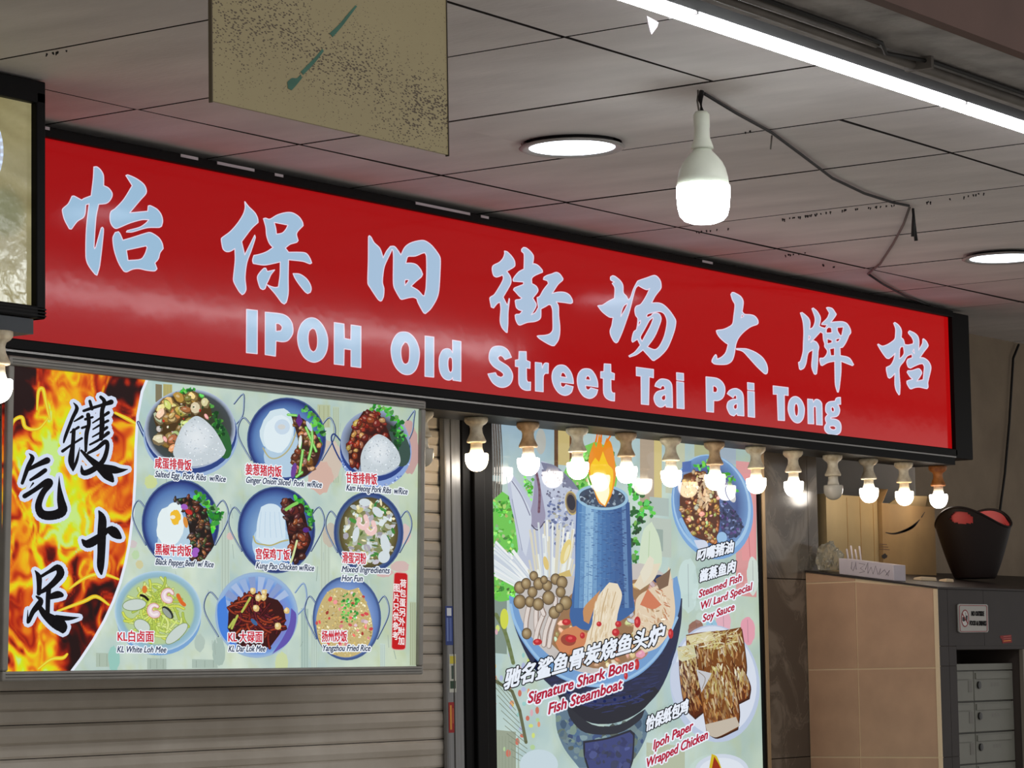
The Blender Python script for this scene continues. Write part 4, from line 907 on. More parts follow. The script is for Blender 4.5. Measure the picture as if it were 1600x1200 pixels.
P.poly([[(619, 894), (634, 895), (637.5, 899), (634, 1012), (630, 1015.5), (615, 1015), (611.5, 1011), (615.5, 897)]], (214, 150, 150)); P.poly([[(619.5, 895), (634, 896), (636.5, 899.5), (633, 1011.5), (629.5, 1014.5), (615.5, 1014), (612.5, 1010.5), (616.5, 898)]], (190, 22, 26))
for i, ch in enumerate('荷包蛋另外附加'): P.text(ch, (625.2 - 0.5*i, 916.5 + 14.9*i), (634.6 - 0.5*i, 917.5 + 14.9*i), 10, (240, 236, 236), bold=0.5)
for i, ch in enumerate('图片只供参考'): P.text(ch, (615.2 - 0.4*i, 923 + 15.0*i), (624.2 - 0.4*i, 924 + 15.0*i), 10, (240, 236, 236), bold=0.5)
P.build('menu_print', M['p_menu'], menu)

# ------------------------------------------------------------------ tall poster lightbox
PY = 4.80
post = thing('poster_lightbox', 'tall backlit poster of fish head steamboat with dishes, behind the row of bulbs', 'poster', (6.7, PY, 0.35))
Q = Print(PY, 0, seed=21); Q.lay = 0; P = Q
PX0, PX1 = 6.694, 8.192
def post_bg(x, y):
    v = fbm(x*0.016, y*0.012, 21, 4)*0.5 + 0.5; g = fbm(x*0.05, y*0.02, 31, 3)*0.5 + 0.5
    c = mix((158, 186, 190), (206, 224, 214), v); c = mix(c, (186, 196, 150), max(0, g-0.5)*0.9 + 0.25*max(0, (x-1000)/180))
    return mix(c, (132, 160, 188), 0.7*max(0, 1-(y-655)/110)*(1 if x < 900 else 0.45))
b = MB(); nx, nz_ = 84, 120
for i in range(nx):
    for j in range(nz_):
        q = []
        for di, dj in ((0, 0), (1, 0), (1, 1), (0, 1)):
            x = PX0 + (PX1-PX0)*(i+di)/nx; z = EYE - 1.30 + 2.03*(j+dj)/nz_
            v = Vector((x, PY, z - EYE)); w = v.dot(FWD); px = 800 + FOC*v.dot(RIGHT)/w; py = 600 - FOC*v.dot(UP)/w
            q.append(((x, PY, z), lin(post_bg(px, py))))
        b.face([e[0] for e in q], cols=[e[1] for e in q])
b.build('poster_print', M['p_poster'], post)
def rect(x, y, w, h, c, sl=0.1): P.fill([(x, y), (x+w, y+w*sl), (x+w, y+h+w*sl), (x, y+h)], c); P.up()
for a in ((765, 655, 18, 190, (104, 88, 74)), (866, 660, 6, 75, (96, 70, 52)), (872, 662, 18, 64, (196, 178, 120)), (890, 664, 8, 60, (110, 72, 44)), (1000, 675, 22, 120, (176, 160, 140)), (1022, 680, 12, 105, (206, 190, 130)), (1040, 690, 30, 80, (190, 196, 170)), (1085, 690, 24, 40, (176, 180, 140)), (1110, 692, 40, 30, (160, 176, 190)), (1015, 776, 30, 28, (170, 186, 180)), (1015, 808, 34, 60, (182, 194, 184)), (1020, 826, 16, 34, (150, 168, 160)), (1150, 720, 32, 210, (214, 150, 150)), (770, 930, 22, 90, (128, 146, 136)), (772, 1140, 34, 60, (150, 160, 140)), (1010, 1160, 60, 40, (176, 186, 160)), (1060, 1060, 14, 30, (186, 196, 186))): rect(*a)
for k in range(5): P.curve([(766 + 4*k, 660), (769 + 4*k, 720), (767 + 4*k, 800), (770 + 4*k, 850)], 1.2, (66, 54, 46), next=False)
P.up(); P.ell(845, 690, 8, 20, (176, 178, 172)); P.poly([[(1150, 740), (1172, 740), (1182, 850), (1180, 875), (1160, 876)]], (222, 148, 150)); P.stroke([(1165, 760), (1172, 870)], 1, (190, 110, 116))
for (x, y, rx, ry, c) in ((1088, 985, 13, 16, (150, 110, 96)), (1130, 972, 12, 18, (226, 176, 190)), (1168, 986, 12, 22, (226, 160, 176)), (1112, 978, 9, 10, (150, 196, 220)), (1075, 915, 16, 42, (196, 218, 214)), (1176, 900, 9, 30, (206, 218, 210))): P.ell(x, y, rx, ry, c, jit=0.06); P.stroke([(x, y-ry*0.8), (x+1, y+ry*0.8)], 0.8, mix(c, (90, 90, 100), 0.4))
for k in range(60):
    x = P.rnd.uniform(770, 850); y = P.rnd.uniform(960, 1190)
    if x > 800 and y < 1020: continue
    c = P.rnd.choice([(206, 220, 120), (176, 206, 150), (226, 190, 110), (222, 150, 110), (214, 170, 180), (176, 186, 220), (150, 200, 196), (200, 110, 90)]); P.ell(x, y, P.rnd.uniform(2, 4), P.rnd.uniform(3, 6), c, seg=10, next=(k % 8 == 0))
P.up()
for k in range(12): P.stroke([(768 + 3*k, 1050 + 12*k), (800 + 3*k, 1090 + 10*k)], 1, (120, 130, 112), cap=False, next=False)
for k in range(9): P.stroke([(770 + 5*k, 1150), (770 + 5*k, 1200)], 1, (140, 150, 130), cap=False, next=False)
P.up(); P.stroke([(768, 1060), (800, 1080), (812, 1110), (822, 1160)], 5, (96, 100, 70)); P.ell(842, 1195, 30, 24, (196, 214, 222)); P.curve([(775, 960), (790, 990), (802, 1036)], 6, (110, 124, 80)); P.ell(788, 967, 6.5, 16, (206, 214, 70))
# lettuce and parsley
LG = [(90, 190, 60), (120, 210, 80), (70, 160, 50), (150, 222, 110)]
P.poly([[(766, 790), (785, 768), (800, 780), (815, 815), (812, 850), (800, 890), (806, 935), (780, 940), (765, 930)]], (110, 196, 80)); P.frill([(775, 790), (788, 800), (780, 830), (800, 840), (772, 870), (790, 880), (785, 912), (772, 925), (800, 925), (790, 785), (805, 815), (770, 850), (798, 862), (778, 900), (795, 900)], (2, 4.5), LG + [(60, 140, 44), (176, 232, 130)], n=14, spread=11)
P.poly([[(880, 740), (900, 705), (930, 690), (955, 700), (965, 740), (960, 770), (925, 790), (900, 770)]], (118, 196, 86)); P.frill([(895, 735), (915, 715), (935, 710), (950, 730), (920, 750), (905, 765), (945, 755), (825, 755), (828, 770), (930, 735), (955, 715), (890, 750), (915, 775)], (2, 4.5), LG + [(60, 140, 44), (176, 232, 130)], n=14, spread=11)
P.frill([(985, 765), (996, 772), (1008, 790), (1018, 796), (1002, 805), (992, 820), (988, 845), (990, 870), (985, 895)], (3, 6), GREEN, n=8, spread=10)
P.frill([(990, 800), (996, 830), (986, 850), (1000, 812)], (3, 5), DARKGREEN, n=6, spread=7)
P.poly([[(1005, 830), (1018, 815), (1030, 840), (1034, 880), (1020, 905), (1000, 930), (998, 880)]], (206, 222, 196)); P.stroke([(1015, 830), (1012, 900)], 1, (176, 200, 160))
# fish head
P.poly([[(792, 745), (800, 740), (815, 760), (831, 785), (836, 745), (846, 720), (870, 730), (893, 752), (905, 770), (902, 830), (900, 900), (888, 945), (850, 950), (815, 935), (812, 880), (804, 815), (796, 780)]], (186, 194, 214))
P.poly([[(845, 722), (868, 728), (893, 750), (905, 766), (880, 760), (856, 745)]], (118, 122, 148)); P.poly([[(836, 735), (844, 760), (850, 790), (852, 810), (842, 826), (830, 822), (828, 805), (833, 780)]], (150, 146, 172)); P.curve([(838, 738), (843, 765), (842, 800)], 4, (116, 84, 100)); P.curve([(830, 820), (840, 828), (851, 815)], 2, (92, 86, 110))
P.poly([[(797, 748), (806, 756), (820, 780), (830, 802), (829, 830), (822, 870), (812, 850), (804, 800)]], (204, 212, 226)); P.curve([(800, 752), (815, 775), (828, 805)], 1.6, (126, 128, 152)); P.curve([(800, 780), (808, 820), (816, 860)], 1.2, (150, 156, 180))
P.scatter(130, inpoly([(860, 770), (895, 800), (900, 850), (880, 870), (862, 840), (855, 800)]), (1.6, 3.6), [(150, 160, 190), (120, 132, 170), (200, 208, 224), (170, 170, 160), (96, 108, 150)], (850, 765, 905, 875))
P.scatter(60, inpoly([(845, 725), (880, 745), (900, 770), (880, 790), (850, 770)]), (1.2, 2.6), [(120, 124, 150), (96, 96, 120), (170, 176, 196)], (840, 720, 905, 795))
P.ell(893, 786, 10, 19, (190, 170, 110), rot=-0.15); P.ell(893, 786, 8.4, 16.5, (120, 104, 84), rot=-0.15); P.ell(892.5, 785, 6.4, 12.5, (40, 38, 52), rot=-0.15)
base = P.lay
for k in range(46):
    t = k/45; P.stroke([(872 - 20*t + P.rnd.uniform(-6, 6), 945 - 4*t, 2.0), (768 + 70*(1-t)*0 + 8*P.rnd.random() + 26*(t > 0.66), 846 + 80*t - 40*(t > 0.66), 3.2)], 0, P.rnd.choice([(222, 230, 234), (198, 208, 220), (236, 240, 240)]), lay=base + k % 10, next=False, cap=False)
for k in range(60):
    x = P.rnd.uniform(822, 898); P.stroke([(x*0.5 + 430, 945, 2.2), (x, P.rnd.uniform(810, 890), 3.0)], 0, P.rnd.choice([(228, 234, 232), (206, 214, 220), (236, 238, 230), (214, 210, 190)]), lay=base + k % 10, next=False, cap=False)
P.lay = base + 11
P.ell(884, 862, 7, 20, (226, 206, 130), rot=0.3); P.ell(886, 864, 3, 14, (236, 226, 180), rot=0.3); P.ell(853, 880, 4, 11, (222, 196, 120), rot=-0.2); P.poly([[(864, 900), (890, 890), (898, 920), (880, 945), (856, 930)]], (206, 182, 110)); P.scatter(20, inell(870, 920, 20, 18), (2, 5), [(232, 220, 170), (200, 170, 90)], (850, 900, 895, 940))
# pot: outer body, rim and soup
P.poly([[(796, 935), (806, 985), (835, 1045), (868, 1080), (890, 1110), (925, 1130), (965, 1128), (1000, 1110), (1030, 1080), (1052, 1030), (1064, 975), (1066, 935)]], (22, 30, 66))
P.poly([[(868, 1080), (905, 1098), (950, 1100), (995, 1088), (1020, 1070), (1030, 1080), (1000, 1112), (960, 1130), (920, 1128), (885, 1108)]], (14, 17, 36)); P.fibres([(815, 985), (868, 1060), (930, 1078), (1000, 1055), (1050, 985), (1030, 1070), (1000, 1100), (930, 1118), (880, 1092), (835, 1040)], 150, (10, 26), (1.5, 4), [(30, 40, 84), (20, 26, 60)], [(16, 20, 46), (34, 44, 96)], ang=-0.1, spread=0.25); P.curve([(890, 1092), (930, 1102), (980, 1096), (1015, 1078)], 2, (40, 52, 110)); P.curve([(880, 1078), (930, 1096), (985, 1088)], 5, (32, 42, 92))
P.poly([[(795, 930), (800, 965), (815, 1000), (845, 1038), (885, 1064), (930, 1074), (970, 1068), (1005, 1050), (1035, 1018), (1055, 975), (1064, 935), (1058, 900), (1050, 905), (1050, 940), (1040, 975), (1015, 1015), (980, 1040), (930, 1050), (885, 1040), (845, 1012), (818, 975), (806, 935)]], (112, 156, 206))
P.curve([(798, 945), (806, 975), (832, 1018), (872, 1054), (930, 1071), (985, 1058), (1030, 1020), (1058, 965)], 4, (150, 190, 226)); P.poly([[(806, 935), (818, 975), (845, 1012), (885, 1042), (930, 1053), (980, 1042), (1015, 1015), (1040, 975), (1050, 940), (1052, 905), (1000, 880), (900, 900), (830, 905)]], (196, 190, 186))
P.poly([[(996, 905), (1030, 898), (1050, 905), (1048, 950), (1038, 975)]], (40, 56, 100))
P.mass([(880, 945), (905, 920), (960, 915), (1000, 905), (1040, 920), (1050, 945), (1035, 985), (1000, 1025), (940, 1045), (890, 1030), (855, 1000)], (150, 112, 76), 130, (4, 9), [(222, 206, 180), (206, 176, 134), (232, 220, 202), (196, 150, 104), (214, 190, 160), (226, 212, 190)], asp=(0.35, 0.8))
# chimney
P.poly([[(901, 775), (899, 840), (898, 900), (890, 960), (895, 980), (925, 985), (960, 975), (985, 960), (992, 950), (984, 900), (982, 840), (982, 780), (960, 790), (930, 788)]], (52, 96, 156))
for k in range(13):
    x = 903 + k*6.2; t = k/12; c = mix(mix((70, 120, 176), (150, 190, 220), math.exp(-((t-0.22)/0.14)**2)), (34, 62, 120), max(0, (t-0.4)*1.3)); c = mix(c, (120, 160, 200), 0.7*math.exp(-((t-0.93)/0.05)**2))
    P.fill([(x, 785), (x+6.4, 785), (x + 6.4 + (t-0.5)*12, 950), (x + (t-0.5)*12, 950)], c, P.lay)
P.up()
base = P.lay
for k in range(420):
    x = P.rnd.uniform(904, 976); y = P.rnd.uniform(796, 945); t = (x-903)/80; c = mix((110, 160, 206), (30, 58, 116), min(1, max(0, t*1.1))); c = mix(c, (20, 40, 90) if P.rnd.random() < 0.5 else (160, 196, 226), 0.22)
    P.stroke([(x, y), (x + 4, y + P.rnd.uniform(-0.5, 0.8))], 1.1, c, lay=base + k % 6, next=False, cap=False)
P.lay = base + 7
P.up(); P.ell(941, 777, 41, 20, (150, 190, 216), rot=0.06, seg=32); P.ell(941, 777, 36, 16, (56, 72, 96), rot=0.06, seg=32); P.scatter(60, inell(941, 778, 33, 13), (1.5, 4), [(110, 130, 150), (50, 60, 80), (160, 176, 190)], (905, 760, 978, 795))
# flame
for pts, c in (([(920, 715), (928, 690), (932, 700), (936, 676), (942, 700), (948, 684), (955, 692), (960, 715), (962, 745), (955, 775), (946, 792), (935, 785), (926, 760), (920, 740)], (232, 140, 30)), ([(922, 730), (930, 715), (936, 722), (942, 705), (950, 725), (958, 735), (956, 765), (946, 790), (936, 782), (926, 758)], (244, 200, 40)), ([(922, 745), (932, 738), (944, 740), (950, 752), (952, 770), (945, 790), (938, 784), (930, 768)], (255, 250, 210))):
    P.poly([pts], c)
for q in ([(931, 690), (933, 678), (930, 668)], [(948, 690), (955, 678), (953, 668)], [(939, 690), (940, 672)]): P.curve([(x, y, 3 - i) for i, (x, y) in enumerate(q)], 3, (226, 120, 40))
# mushrooms
for (x0, y0, x1, y1) in ((826, 950, 822, 995), (838, 955, 842, 1000), (850, 958, 836, 1005), (860, 965, 850, 1008), (870, 960, 858, 1010), (845, 935, 850, 960), (868, 935, 872, 960)): P.curve([(x0, y0), ((x0+x1)/2 - 2, (y0+y1)/2), (x1, y1)], 8, (150, 130, 120)); P.curve([(x0-0.5, y0), ((x0+x1)/2 - 2.5, (y0+y1)/2), (x1-0.5, y1)], 5.5, (220, 210, 204))
for (x, y, r) in ((812, 918, 8), (822, 912, 7), (834, 900, 6), (812, 940, 9), (828, 940, 7), (832, 925, 7), (842, 912, 8), (855, 915, 7), (868, 905, 7), (878, 910, 8), (841, 944, 8), (857, 934, 9), (866, 957, 8), (884, 942, 9), (874, 950, 6), (823, 990, 7), (850, 906, 5), (876, 925, 7)):
    P.ell(x, y, r + 1, (r + 1)*1.15, (84, 68, 46), seg=16); P.grad(x, y, r, r*1.15, [(0.1, (186, 166, 126)), (0.6, (154, 130, 90)), (1.0, (112, 90, 58))], seg=16, ox=-0.3, oy=-0.3)
# fish pieces
P.poly([[(925, 975), (930, 940), (945, 918), (952, 910), (965, 912), (972, 930), (965, 960), (960, 1000), (950, 1030), (925, 1032), (908, 1020), (915, 995)]], (232, 218, 192)); P.poly([[(912, 950), (930, 930), (938, 922), (930, 945), (920, 975), (912, 970)]], (196, 140, 90))
P.fibres([(925, 975), (930, 940), (945, 918), (965, 916), (968, 930), (960, 960), (955, 1000), (945, 1026), (925, 1028), (912, 1015)], 120, (8, 22), (1.2, 3.0), [(240, 230, 210), (222, 202, 168), (232, 216, 186)], [(236, 224, 200), (206, 180, 140)], ang=1.75, spread=0.2)
for q in ([(950, 920), (942, 950), (938, 975)], [(962, 925), (955, 950)], [(930, 960), (922, 1000)]): P.curve(q, 1.4, (196, 170, 130))
P.poly([[(995, 935), (1015, 920), (1035, 910), (1045, 885), (1048, 895), (1055, 950), (1050, 980), (1030, 1010), (1008, 1020), (990, 1000), (992, 965)]], (224, 204, 176)); P.fibres([(995, 950), (1012, 926), (1036, 914), (1050, 940), (1048, 985), (1020, 1012), (998, 1005)], 150, (5, 13), (1.2, 3.2), [(236, 224, 202), (214, 186, 150), (190, 120, 84)], [(232, 216, 190), (196, 156, 112), (224, 206, 176)], ang=0.9, spread=0.6); P.scatter(20, inpoly([(995, 950), (1020, 935), (1050, 950), (1045, 985), (1020, 1012), (998, 1005)]), (1.5, 4), [(196, 160, 120), (236, 226, 206), (170, 130, 96), (214, 190, 160)], (990, 930, 1055, 1018), asp=(0.2, 0.5))
P.poly([[(1000, 945), (1012, 920), (1025, 935), (1034, 945), (1020, 952)]], (206, 120, 84)); P.poly([[(990, 915), (1010, 885), (1032, 880), (1022, 905), (1000, 922)]], (226, 214, 190)); P.poly([[(1024, 905), (1040, 895), (1048, 888), (1044, 915), (1030, 922)]], (120, 92, 70))
P.poly([[(1000, 895), (1015, 868), (1022, 874), (1018, 895), (1006, 912)]], (226, 220, 200))
P.poly([[(868, 1005), (880, 985), (900, 978), (918, 990), (912, 1010), (895, 1022), (876, 1020)]], (206, 130, 84)); P.ell(888, 1000, 12, 9, (150, 60, 40), rot=0.2)
for (x, y, rx, ry) in ((892, 998, 9, 6), (910, 993, 4, 5), (840, 1003, 7, 5), (962, 988, 6, 6), (966, 975, 5, 5), (996, 972, 5, 9), (1048, 990, 4, 8), (995, 1038, 4, 9), (978, 1056, 3, 6), (885, 972, 7, 5), (936, 975, 4, 4)): P.ell(x, y, rx, ry, (186, 24, 34), seg=14); P.ell(x-1, y-1, rx*0.4, ry*0.4, (224, 84, 84), seg=8)
# stand of the pot
P.poly([[(868, 1112), (884, 1100), (925, 1132), (968, 1132), (1008, 1108), (1014, 1120), (1010, 1150), (995, 1180), (978, 1200), (905, 1200), (882, 1170), (870, 1140)]], (92, 118, 138)); P.scatter(90, inpoly([(872, 1118), (920, 1135), (968, 1135), (1008, 1115), (1005, 1155), (975, 1198), (905, 1198), (876, 1150)]), (3, 8), [(70, 100, 130), (120, 144, 150), (84, 96, 90), (60, 84, 130), (110, 130, 120)], (868, 1105, 1012, 1200))
P.poly([[(884, 1100), (925, 1132), (968, 1132), (1008, 1108), (1000, 1125), (965, 1146), (915, 1145), (892, 1124)]], (26, 30, 44)); P.poly([[(911, 1158), (950, 1152), (985, 1140), (992, 1146), (990, 1185), (985, 1202), (918, 1202), (912, 1180)]], (20, 24, 44)); P.poly([[(914, 1161), (950, 1155), (984, 1144), (989, 1150), (987, 1185), (983, 1202), (921, 1202), (915, 1180)]], (52, 62, 118)); P.scatter(40, inpoly([(916, 1164), (985, 1150), (984, 1200), (922, 1200)]), (3, 8), [(44, 52, 104), (66, 76, 130), (50, 58, 90)], (914, 1150, 990, 1202))
# right dish: steamed fish
P.ell(1113, 792, 63, 83, (120, 164, 214), rot=-0.22, seg=40); P.ell(1112, 788, 60, 79, (160, 196, 228), rot=-0.22, seg=40); P.grad(1111, 786, 57, 75, [(0.1, (96, 120, 170)), (0.7, (66, 86, 140)), (1.0, (110, 150, 200))], rot=-0.22, seg=40)
P.frill([(1092, 730), (1102, 726), (1108, 735), (1134, 742), (1142, 752), (1146, 764)], (2.5, 5), LG + GREEN, n=6, spread=7)
FD = [(1068, 742), (1090, 736), (1110, 745), (1122, 770), (1125, 800), (1124, 825), (1116, 852), (1104, 846), (1082, 836), (1066, 808), (1062, 780)]
P.mass(FD, (84, 42, 22), 150, (2, 4.4), [(180, 120, 64), (222, 186, 120), (140, 74, 36), (232, 212, 170), (206, 160, 76), (196, 180, 112)]); P.scatter(40, inpoly([(1084, 738), (1104, 745), (1112, 790), (1096, 800)]), (3, 6), [(232, 206, 170), (214, 180, 140)], (1080, 736, 1116, 802), asp=(0.35, 0.6))
P.poly([[(1124, 790), (1134, 782), (1150, 800), (1162, 820), (1156, 836), (1140, 842), (1128, 830)]], (54, 66, 104)); P.scatter(80, inpoly([(1124, 790), (1134, 782), (1150, 800), (1162, 820), (1156, 836), (1140, 842), (1128, 830)]), (1.6, 3.4), [(36, 44, 76), (84, 100, 150), (120, 136, 180), (90, 70, 130)], (1120, 780, 1164, 846)); P.ell(1142, 772, 6, 14, (206, 206, 206), rot=-0.4); P.poly([[(1066, 722), (1080, 720), (1080, 736), (1066, 738)]], (84, 112, 176), smooth=False)
P.curve([(1064, 812), (1076, 834), (1092, 852)], 6, (140, 180, 220)); P.ell(1128, 840, 8, 9, (150, 190, 226)); P.poly([[(1084, 844), (1100, 844), (1106, 850), (1106, 862), (1092, 858)]], (206, 214, 232))
# paper wrapped chicken plate
P.ell(1117, 1068, 70, 92, (186, 200, 224), rot=-0.12, seg=40); P.ell(1118, 1064, 64, 86, (216, 224, 238), rot=-0.12, seg=40)
P.ell(1062, 1068, 14, 34, (196, 206, 226), rot=-0.1)
CREAM = [(222, 214, 170), (232, 228, 204), (200, 190, 120), (176, 150, 90)]; BROWN = [(96, 46, 24), (140, 80, 38), (70, 30, 18), (176, 112, 56), (120, 62, 30)]
for poly_, cb, nn in (([(1072, 992), (1095, 988), (1130, 985), (1158, 980), (1162, 1005), (1166, 1040), (1164, 1060), (1140, 1070), (1100, 1060), (1075, 1040)], (118, 70, 34), 200), ([(1144, 1042), (1160, 1040), (1172, 1070), (1170, 1090), (1152, 1099)], (96, 48, 28), 60), ([(1060, 1010), (1086, 1010), (1092, 1060), (1100, 1110), (1085, 1122), (1070, 1105), (1062, 1060)], (84, 38, 22), 150), ([(1094, 1050), (1116, 1036), (1134, 1034), (1146, 1060), (1155, 1110), (1152, 1138), (1120, 1152), (1104, 1145), (1097, 1100)], (120, 70, 34), 260)):
    P.poly([[(x + 1.5, y + 2.5) for x, y in poly_]], (60, 34, 26)); P.poly([poly_], cb); P.fibres(poly_, nn, (6, 18), (1.4, 3.6), CREAM, BROWN)
P.poly([[(1058, 1012), (1084, 1006), (1088, 1026), (1066, 1034), (1060, 1030)]], (206, 204, 168)); P.fibres([(1058, 1012), (1084, 1006), (1088, 1026), (1066, 1034), (1060, 1030)], 30, (5, 10), (1, 2), CREAM, CREAM, ang=0.3, spread=1.0)
P.poly([[(1088, 1046), (1112, 1052), (1106, 1064), (1096, 1082)]], (198, 200, 206)); P.curve([(1092, 1050), (1102, 1060), (1097, 1076)], 1.2, (150, 140, 130)); P.poly([[(1072, 994), (1110, 986), (1118, 1000), (1080, 1008)]], (216, 208, 166)); P.fibres([(1072, 994), (1155, 980), (1160, 1002), (1120, 1014), (1078, 1014)], 70, (6, 14), (1, 2.4), CREAM, CREAM, ang=-0.3, spread=0.7)
P.poly([[(1102, 1132), (1150, 1120), (1156, 1134), (1120, 1152), (1106, 1148)]], (196, 186, 170))
P.ell(1128, 1204, 42, 26, (206, 216, 230), seg=30); P.ell(1128, 1206, 36, 22, (222, 230, 240), seg=30); P.poly([[(1108, 1200), (1112, 1178), (1120, 1182), (1128, 1202)]], (206, 180, 40)); P.poly([[(1112, 1202), (1116, 1182), (1124, 1196), (1126, 1203)]], (150, 50, 24))
# captions
K = (16, 16, 22); WH = (230, 236, 246); PR = (176, 26, 56)
P.text('驰名鲨鱼骨炭烧鱼头炉', (787, 1075), (1035, 1002), 25, WH, bold=2.0, halo=K, halo_w=1.7, shear=0.18)
P.text('Signature Shark Bone', (825, 1099), (989, 1045), 18, PR, bold=1.3, halo=WH, halo_w=2.3, shear=0.14)
P.text('Fish Steamboat', (857, 1116), (971, 1076), 18, PR, bold=1.3, halo=WH, halo_w=2.3, shear=0.14)
P.text('叼嘴猪油', (1089, 876), (1145, 861), 15, WH, bold=1.5, halo=K, halo_w=1.5, shear=0.12)
P.text('酱蒸鱼肉', (1093, 908), (1148, 892), 15, WH, bold=1.5, halo=K, halo_w=1.5, shear=0.12)
P.text('Steamed Fish', (1092, 934), (1158, 907.5), 12.5, PR, bold=0.9, halo=WH, halo_w=2.0, shear=0.12)
P.text('W/ Lard Special', (1094, 953), (1174, 921.5), 12.5, PR, bold=0.9, halo=WH, halo_w=2.0, shear=0.12)
P.text('Soy Sauce', (1098, 972), (1147, 953), 12.5, PR, bold=0.9, halo=WH, halo_w=2.0, shear=0.12)
P.text('怡保纸包鸡', (1009, 1141), (1074, 1112), 18, WH, bold=1.6, halo=K, halo_w=1.6, shear=0.12)
P.text('Ipoh Paper', (1021, 1171), (1082, 1140), 15.5, PR, bold=1.1, halo=WH, halo_w=2.0, shear=0.12)
P.text('Wrapped Chicken', (1009, 1200), (1105, 1154), 15.5, PR, bold=1.1, halo=WH, halo_w=2.0, shear=0.12)
Q.build('poster_artwork', M['p_poster'], post)
MB().box((PX0 - 0.002, PY + 0.002, 0.30), (PX1 + 0.01, PY + 0.09, EYE + 0.76)).build('back_box', M['blackmatt'], post)
bevel(MB().box((6.545, PY - 0.012, 0.0), (6.585, PY + 0.09, EYE + 0.76)).build('side_frame', M['black'], post))
bevel(MB().box((6.588, PY - 0.022, 0.0), (6.640, PY + 0.09, EYE + 0.76)).build('side_frame', M['black'], post))
bevel(MB().box((6.643, PY - 0.012, 0.0), (6.693, PY + 0.09, EYE + 0.76)).build('side_frame', M['black'], post))
MB().box((8.192, PY - 0.010, 0.0), (8.206, PY + 0.09, EYE + 0.76)).build('side_frame', M['black'], post)
MB().box((6.693, PY - 0.010, 0.30), (8.192, PY + 0.05, 0.345)).build('bottom_frame', M['black'], post)
bevel(MB().box((8.207, PY - 0.014, 0.0), (8.226, PY + 0.09, EYE + 0.76)).build('tan_edge_strip', M['wood'], post), 0.002)

# ------------------------------------------------------------------ shutter, jamb
SHY = 4.818
sh = thing('roller_shutter', 'closed cream metal roller shutter of horizontal slats below the menu board', 'shutter', (4.2, SHY, 0.0))
PIT = 0.0785
prof = [(SHY + 0.014, 0.0), (SHY + 0.004, 0.0), (SHY, 0.006), (SHY - 0.001, 0.030), (SHY + 0.003, 0.0335), (SHY - 0.001, 0.037), (SHY - 0.006, 0.052), (SHY - 0.004, 0.070), (SHY + 0.004, 0.0765), (SHY + 0.014, 0.0765)]
smb = MB().extrude(prof, 4.2, 6.538); sme = smb.mesh('slat', Vector((4.2, SHY, 0))); sme.materials.append(M['slat'])
ztop = EYE + 0.760
nsl = int(ztop / PIT)
for k in range(nsl):
    o = link(bpy.data.objects.new('slat', sme)); o.parent = sh; o.location = (0, 0, ztop - (k + 1)*PIT)
MB().box((4.2, SHY + 0.016, 0), (6.538, SHY + 0.02, ztop)).build('backing_sheet', M['blackmatt'], sh)
dj = thing('door_post', 'brushed steel door post with three stickers between shutter and poster', 'post', (6.50, 4.79, 0))
bevel(MB().box((6.466, 4.79, 0), (6.543, 4.810, EYE + 0.76)).build('post_body', M['steel'], dj), 0.006)
MB().box((6.492, 4.7885, 0), (6.496, 4.791, EYE + 0.76)).build('groove', M['groove'], dj)
for (xa, ya, xb, yb, c, mk) in ((697, 947, 708, 1008, (40, 62, 130), [(0.2, 0.75, 0.8, 0.95, (220, 226, 236)), (0.15, 0.1, 0.4, 0.7, (110, 130, 190)), (0.5, 0.1, 0.8, 0.7, (90, 110, 176))]), (703, 1022, 713, 1082, (196, 198, 186), [(0.1, 0.75, 0.9, 0.95, (214, 200, 60)), (0.1, 0.1, 0.9, 0.3, (40, 70, 50)), (0.3, 0.35, 0.6, 0.7, (60, 80, 70))]), (702, 1097, 711, 1145, (160, 30, 34), [(0.2, 0.1, 0.5, 0.9, (220, 150, 60)), (0.6, 0.3, 0.8, 0.8, (196, 90, 60))])):
    a = at_y(xa, yb, 4.788); c2 = at_y(xb, ya, 4.788); st = MB()
    def sq(u0, v0, u1, v1, col, d):
        X = lambda u: a.x + (c2.x-a.x)*u; Z = lambda v: a.z + (c2.z-a.z)*v
        st.face([(X(u0), 4.7893-d, Z(v0)), (X(u1), 4.7893-d, Z(v0)), (X(u1), 4.7893-d, Z(v1)), (X(u0), 4.7893-d, Z(v1))], lin(col))
    sq(0, 0, 1, 1, c, 0)
    for m_ in mk: sq(*m_, 0.0003)
    st.build('sticker', M['p_flat'], dj)

# ------------------------------------------------------------------ tiled block with mailboxes
BX0, BY0 = 8.504, 4.313
SL = 0.07 / 0.487
def topz(y): return EYE + 0.251 + SL*(y - BY0)
blk = thing('tiled_block', 'low tiled block with beige side and dark slate front beside the pillar', 'block', (BX0, BY0, 0))
mwx0, mwx1, mwz = 8.636, 9.135, EYE + 0.048      # mailbox niche
def core(x0, x1, y0, y1, z0=0.0, zt=None):
    return MB().hexa([(x0, y0, z0), (x1, y0, z0), (x1, y1, z0), (x0, y1, z0), (x0, y0, zt or topz(y0) - 0.004), (x1, y0, zt or topz(y0) - 0.004), (x1, y1, zt or topz(y1) - 0.004), (x0, y1, zt or topz(y1) - 0.004)])
bm_core = core(BX0 + 0.0022, BX0 + 0.02, BY0 + 0.0022, 4.799); bm_core.build('grout_bed', M['grout'], blk)
bm_core = core(BX0 + 0.02, mwx0, BY0 + 0.0022, 4.799)
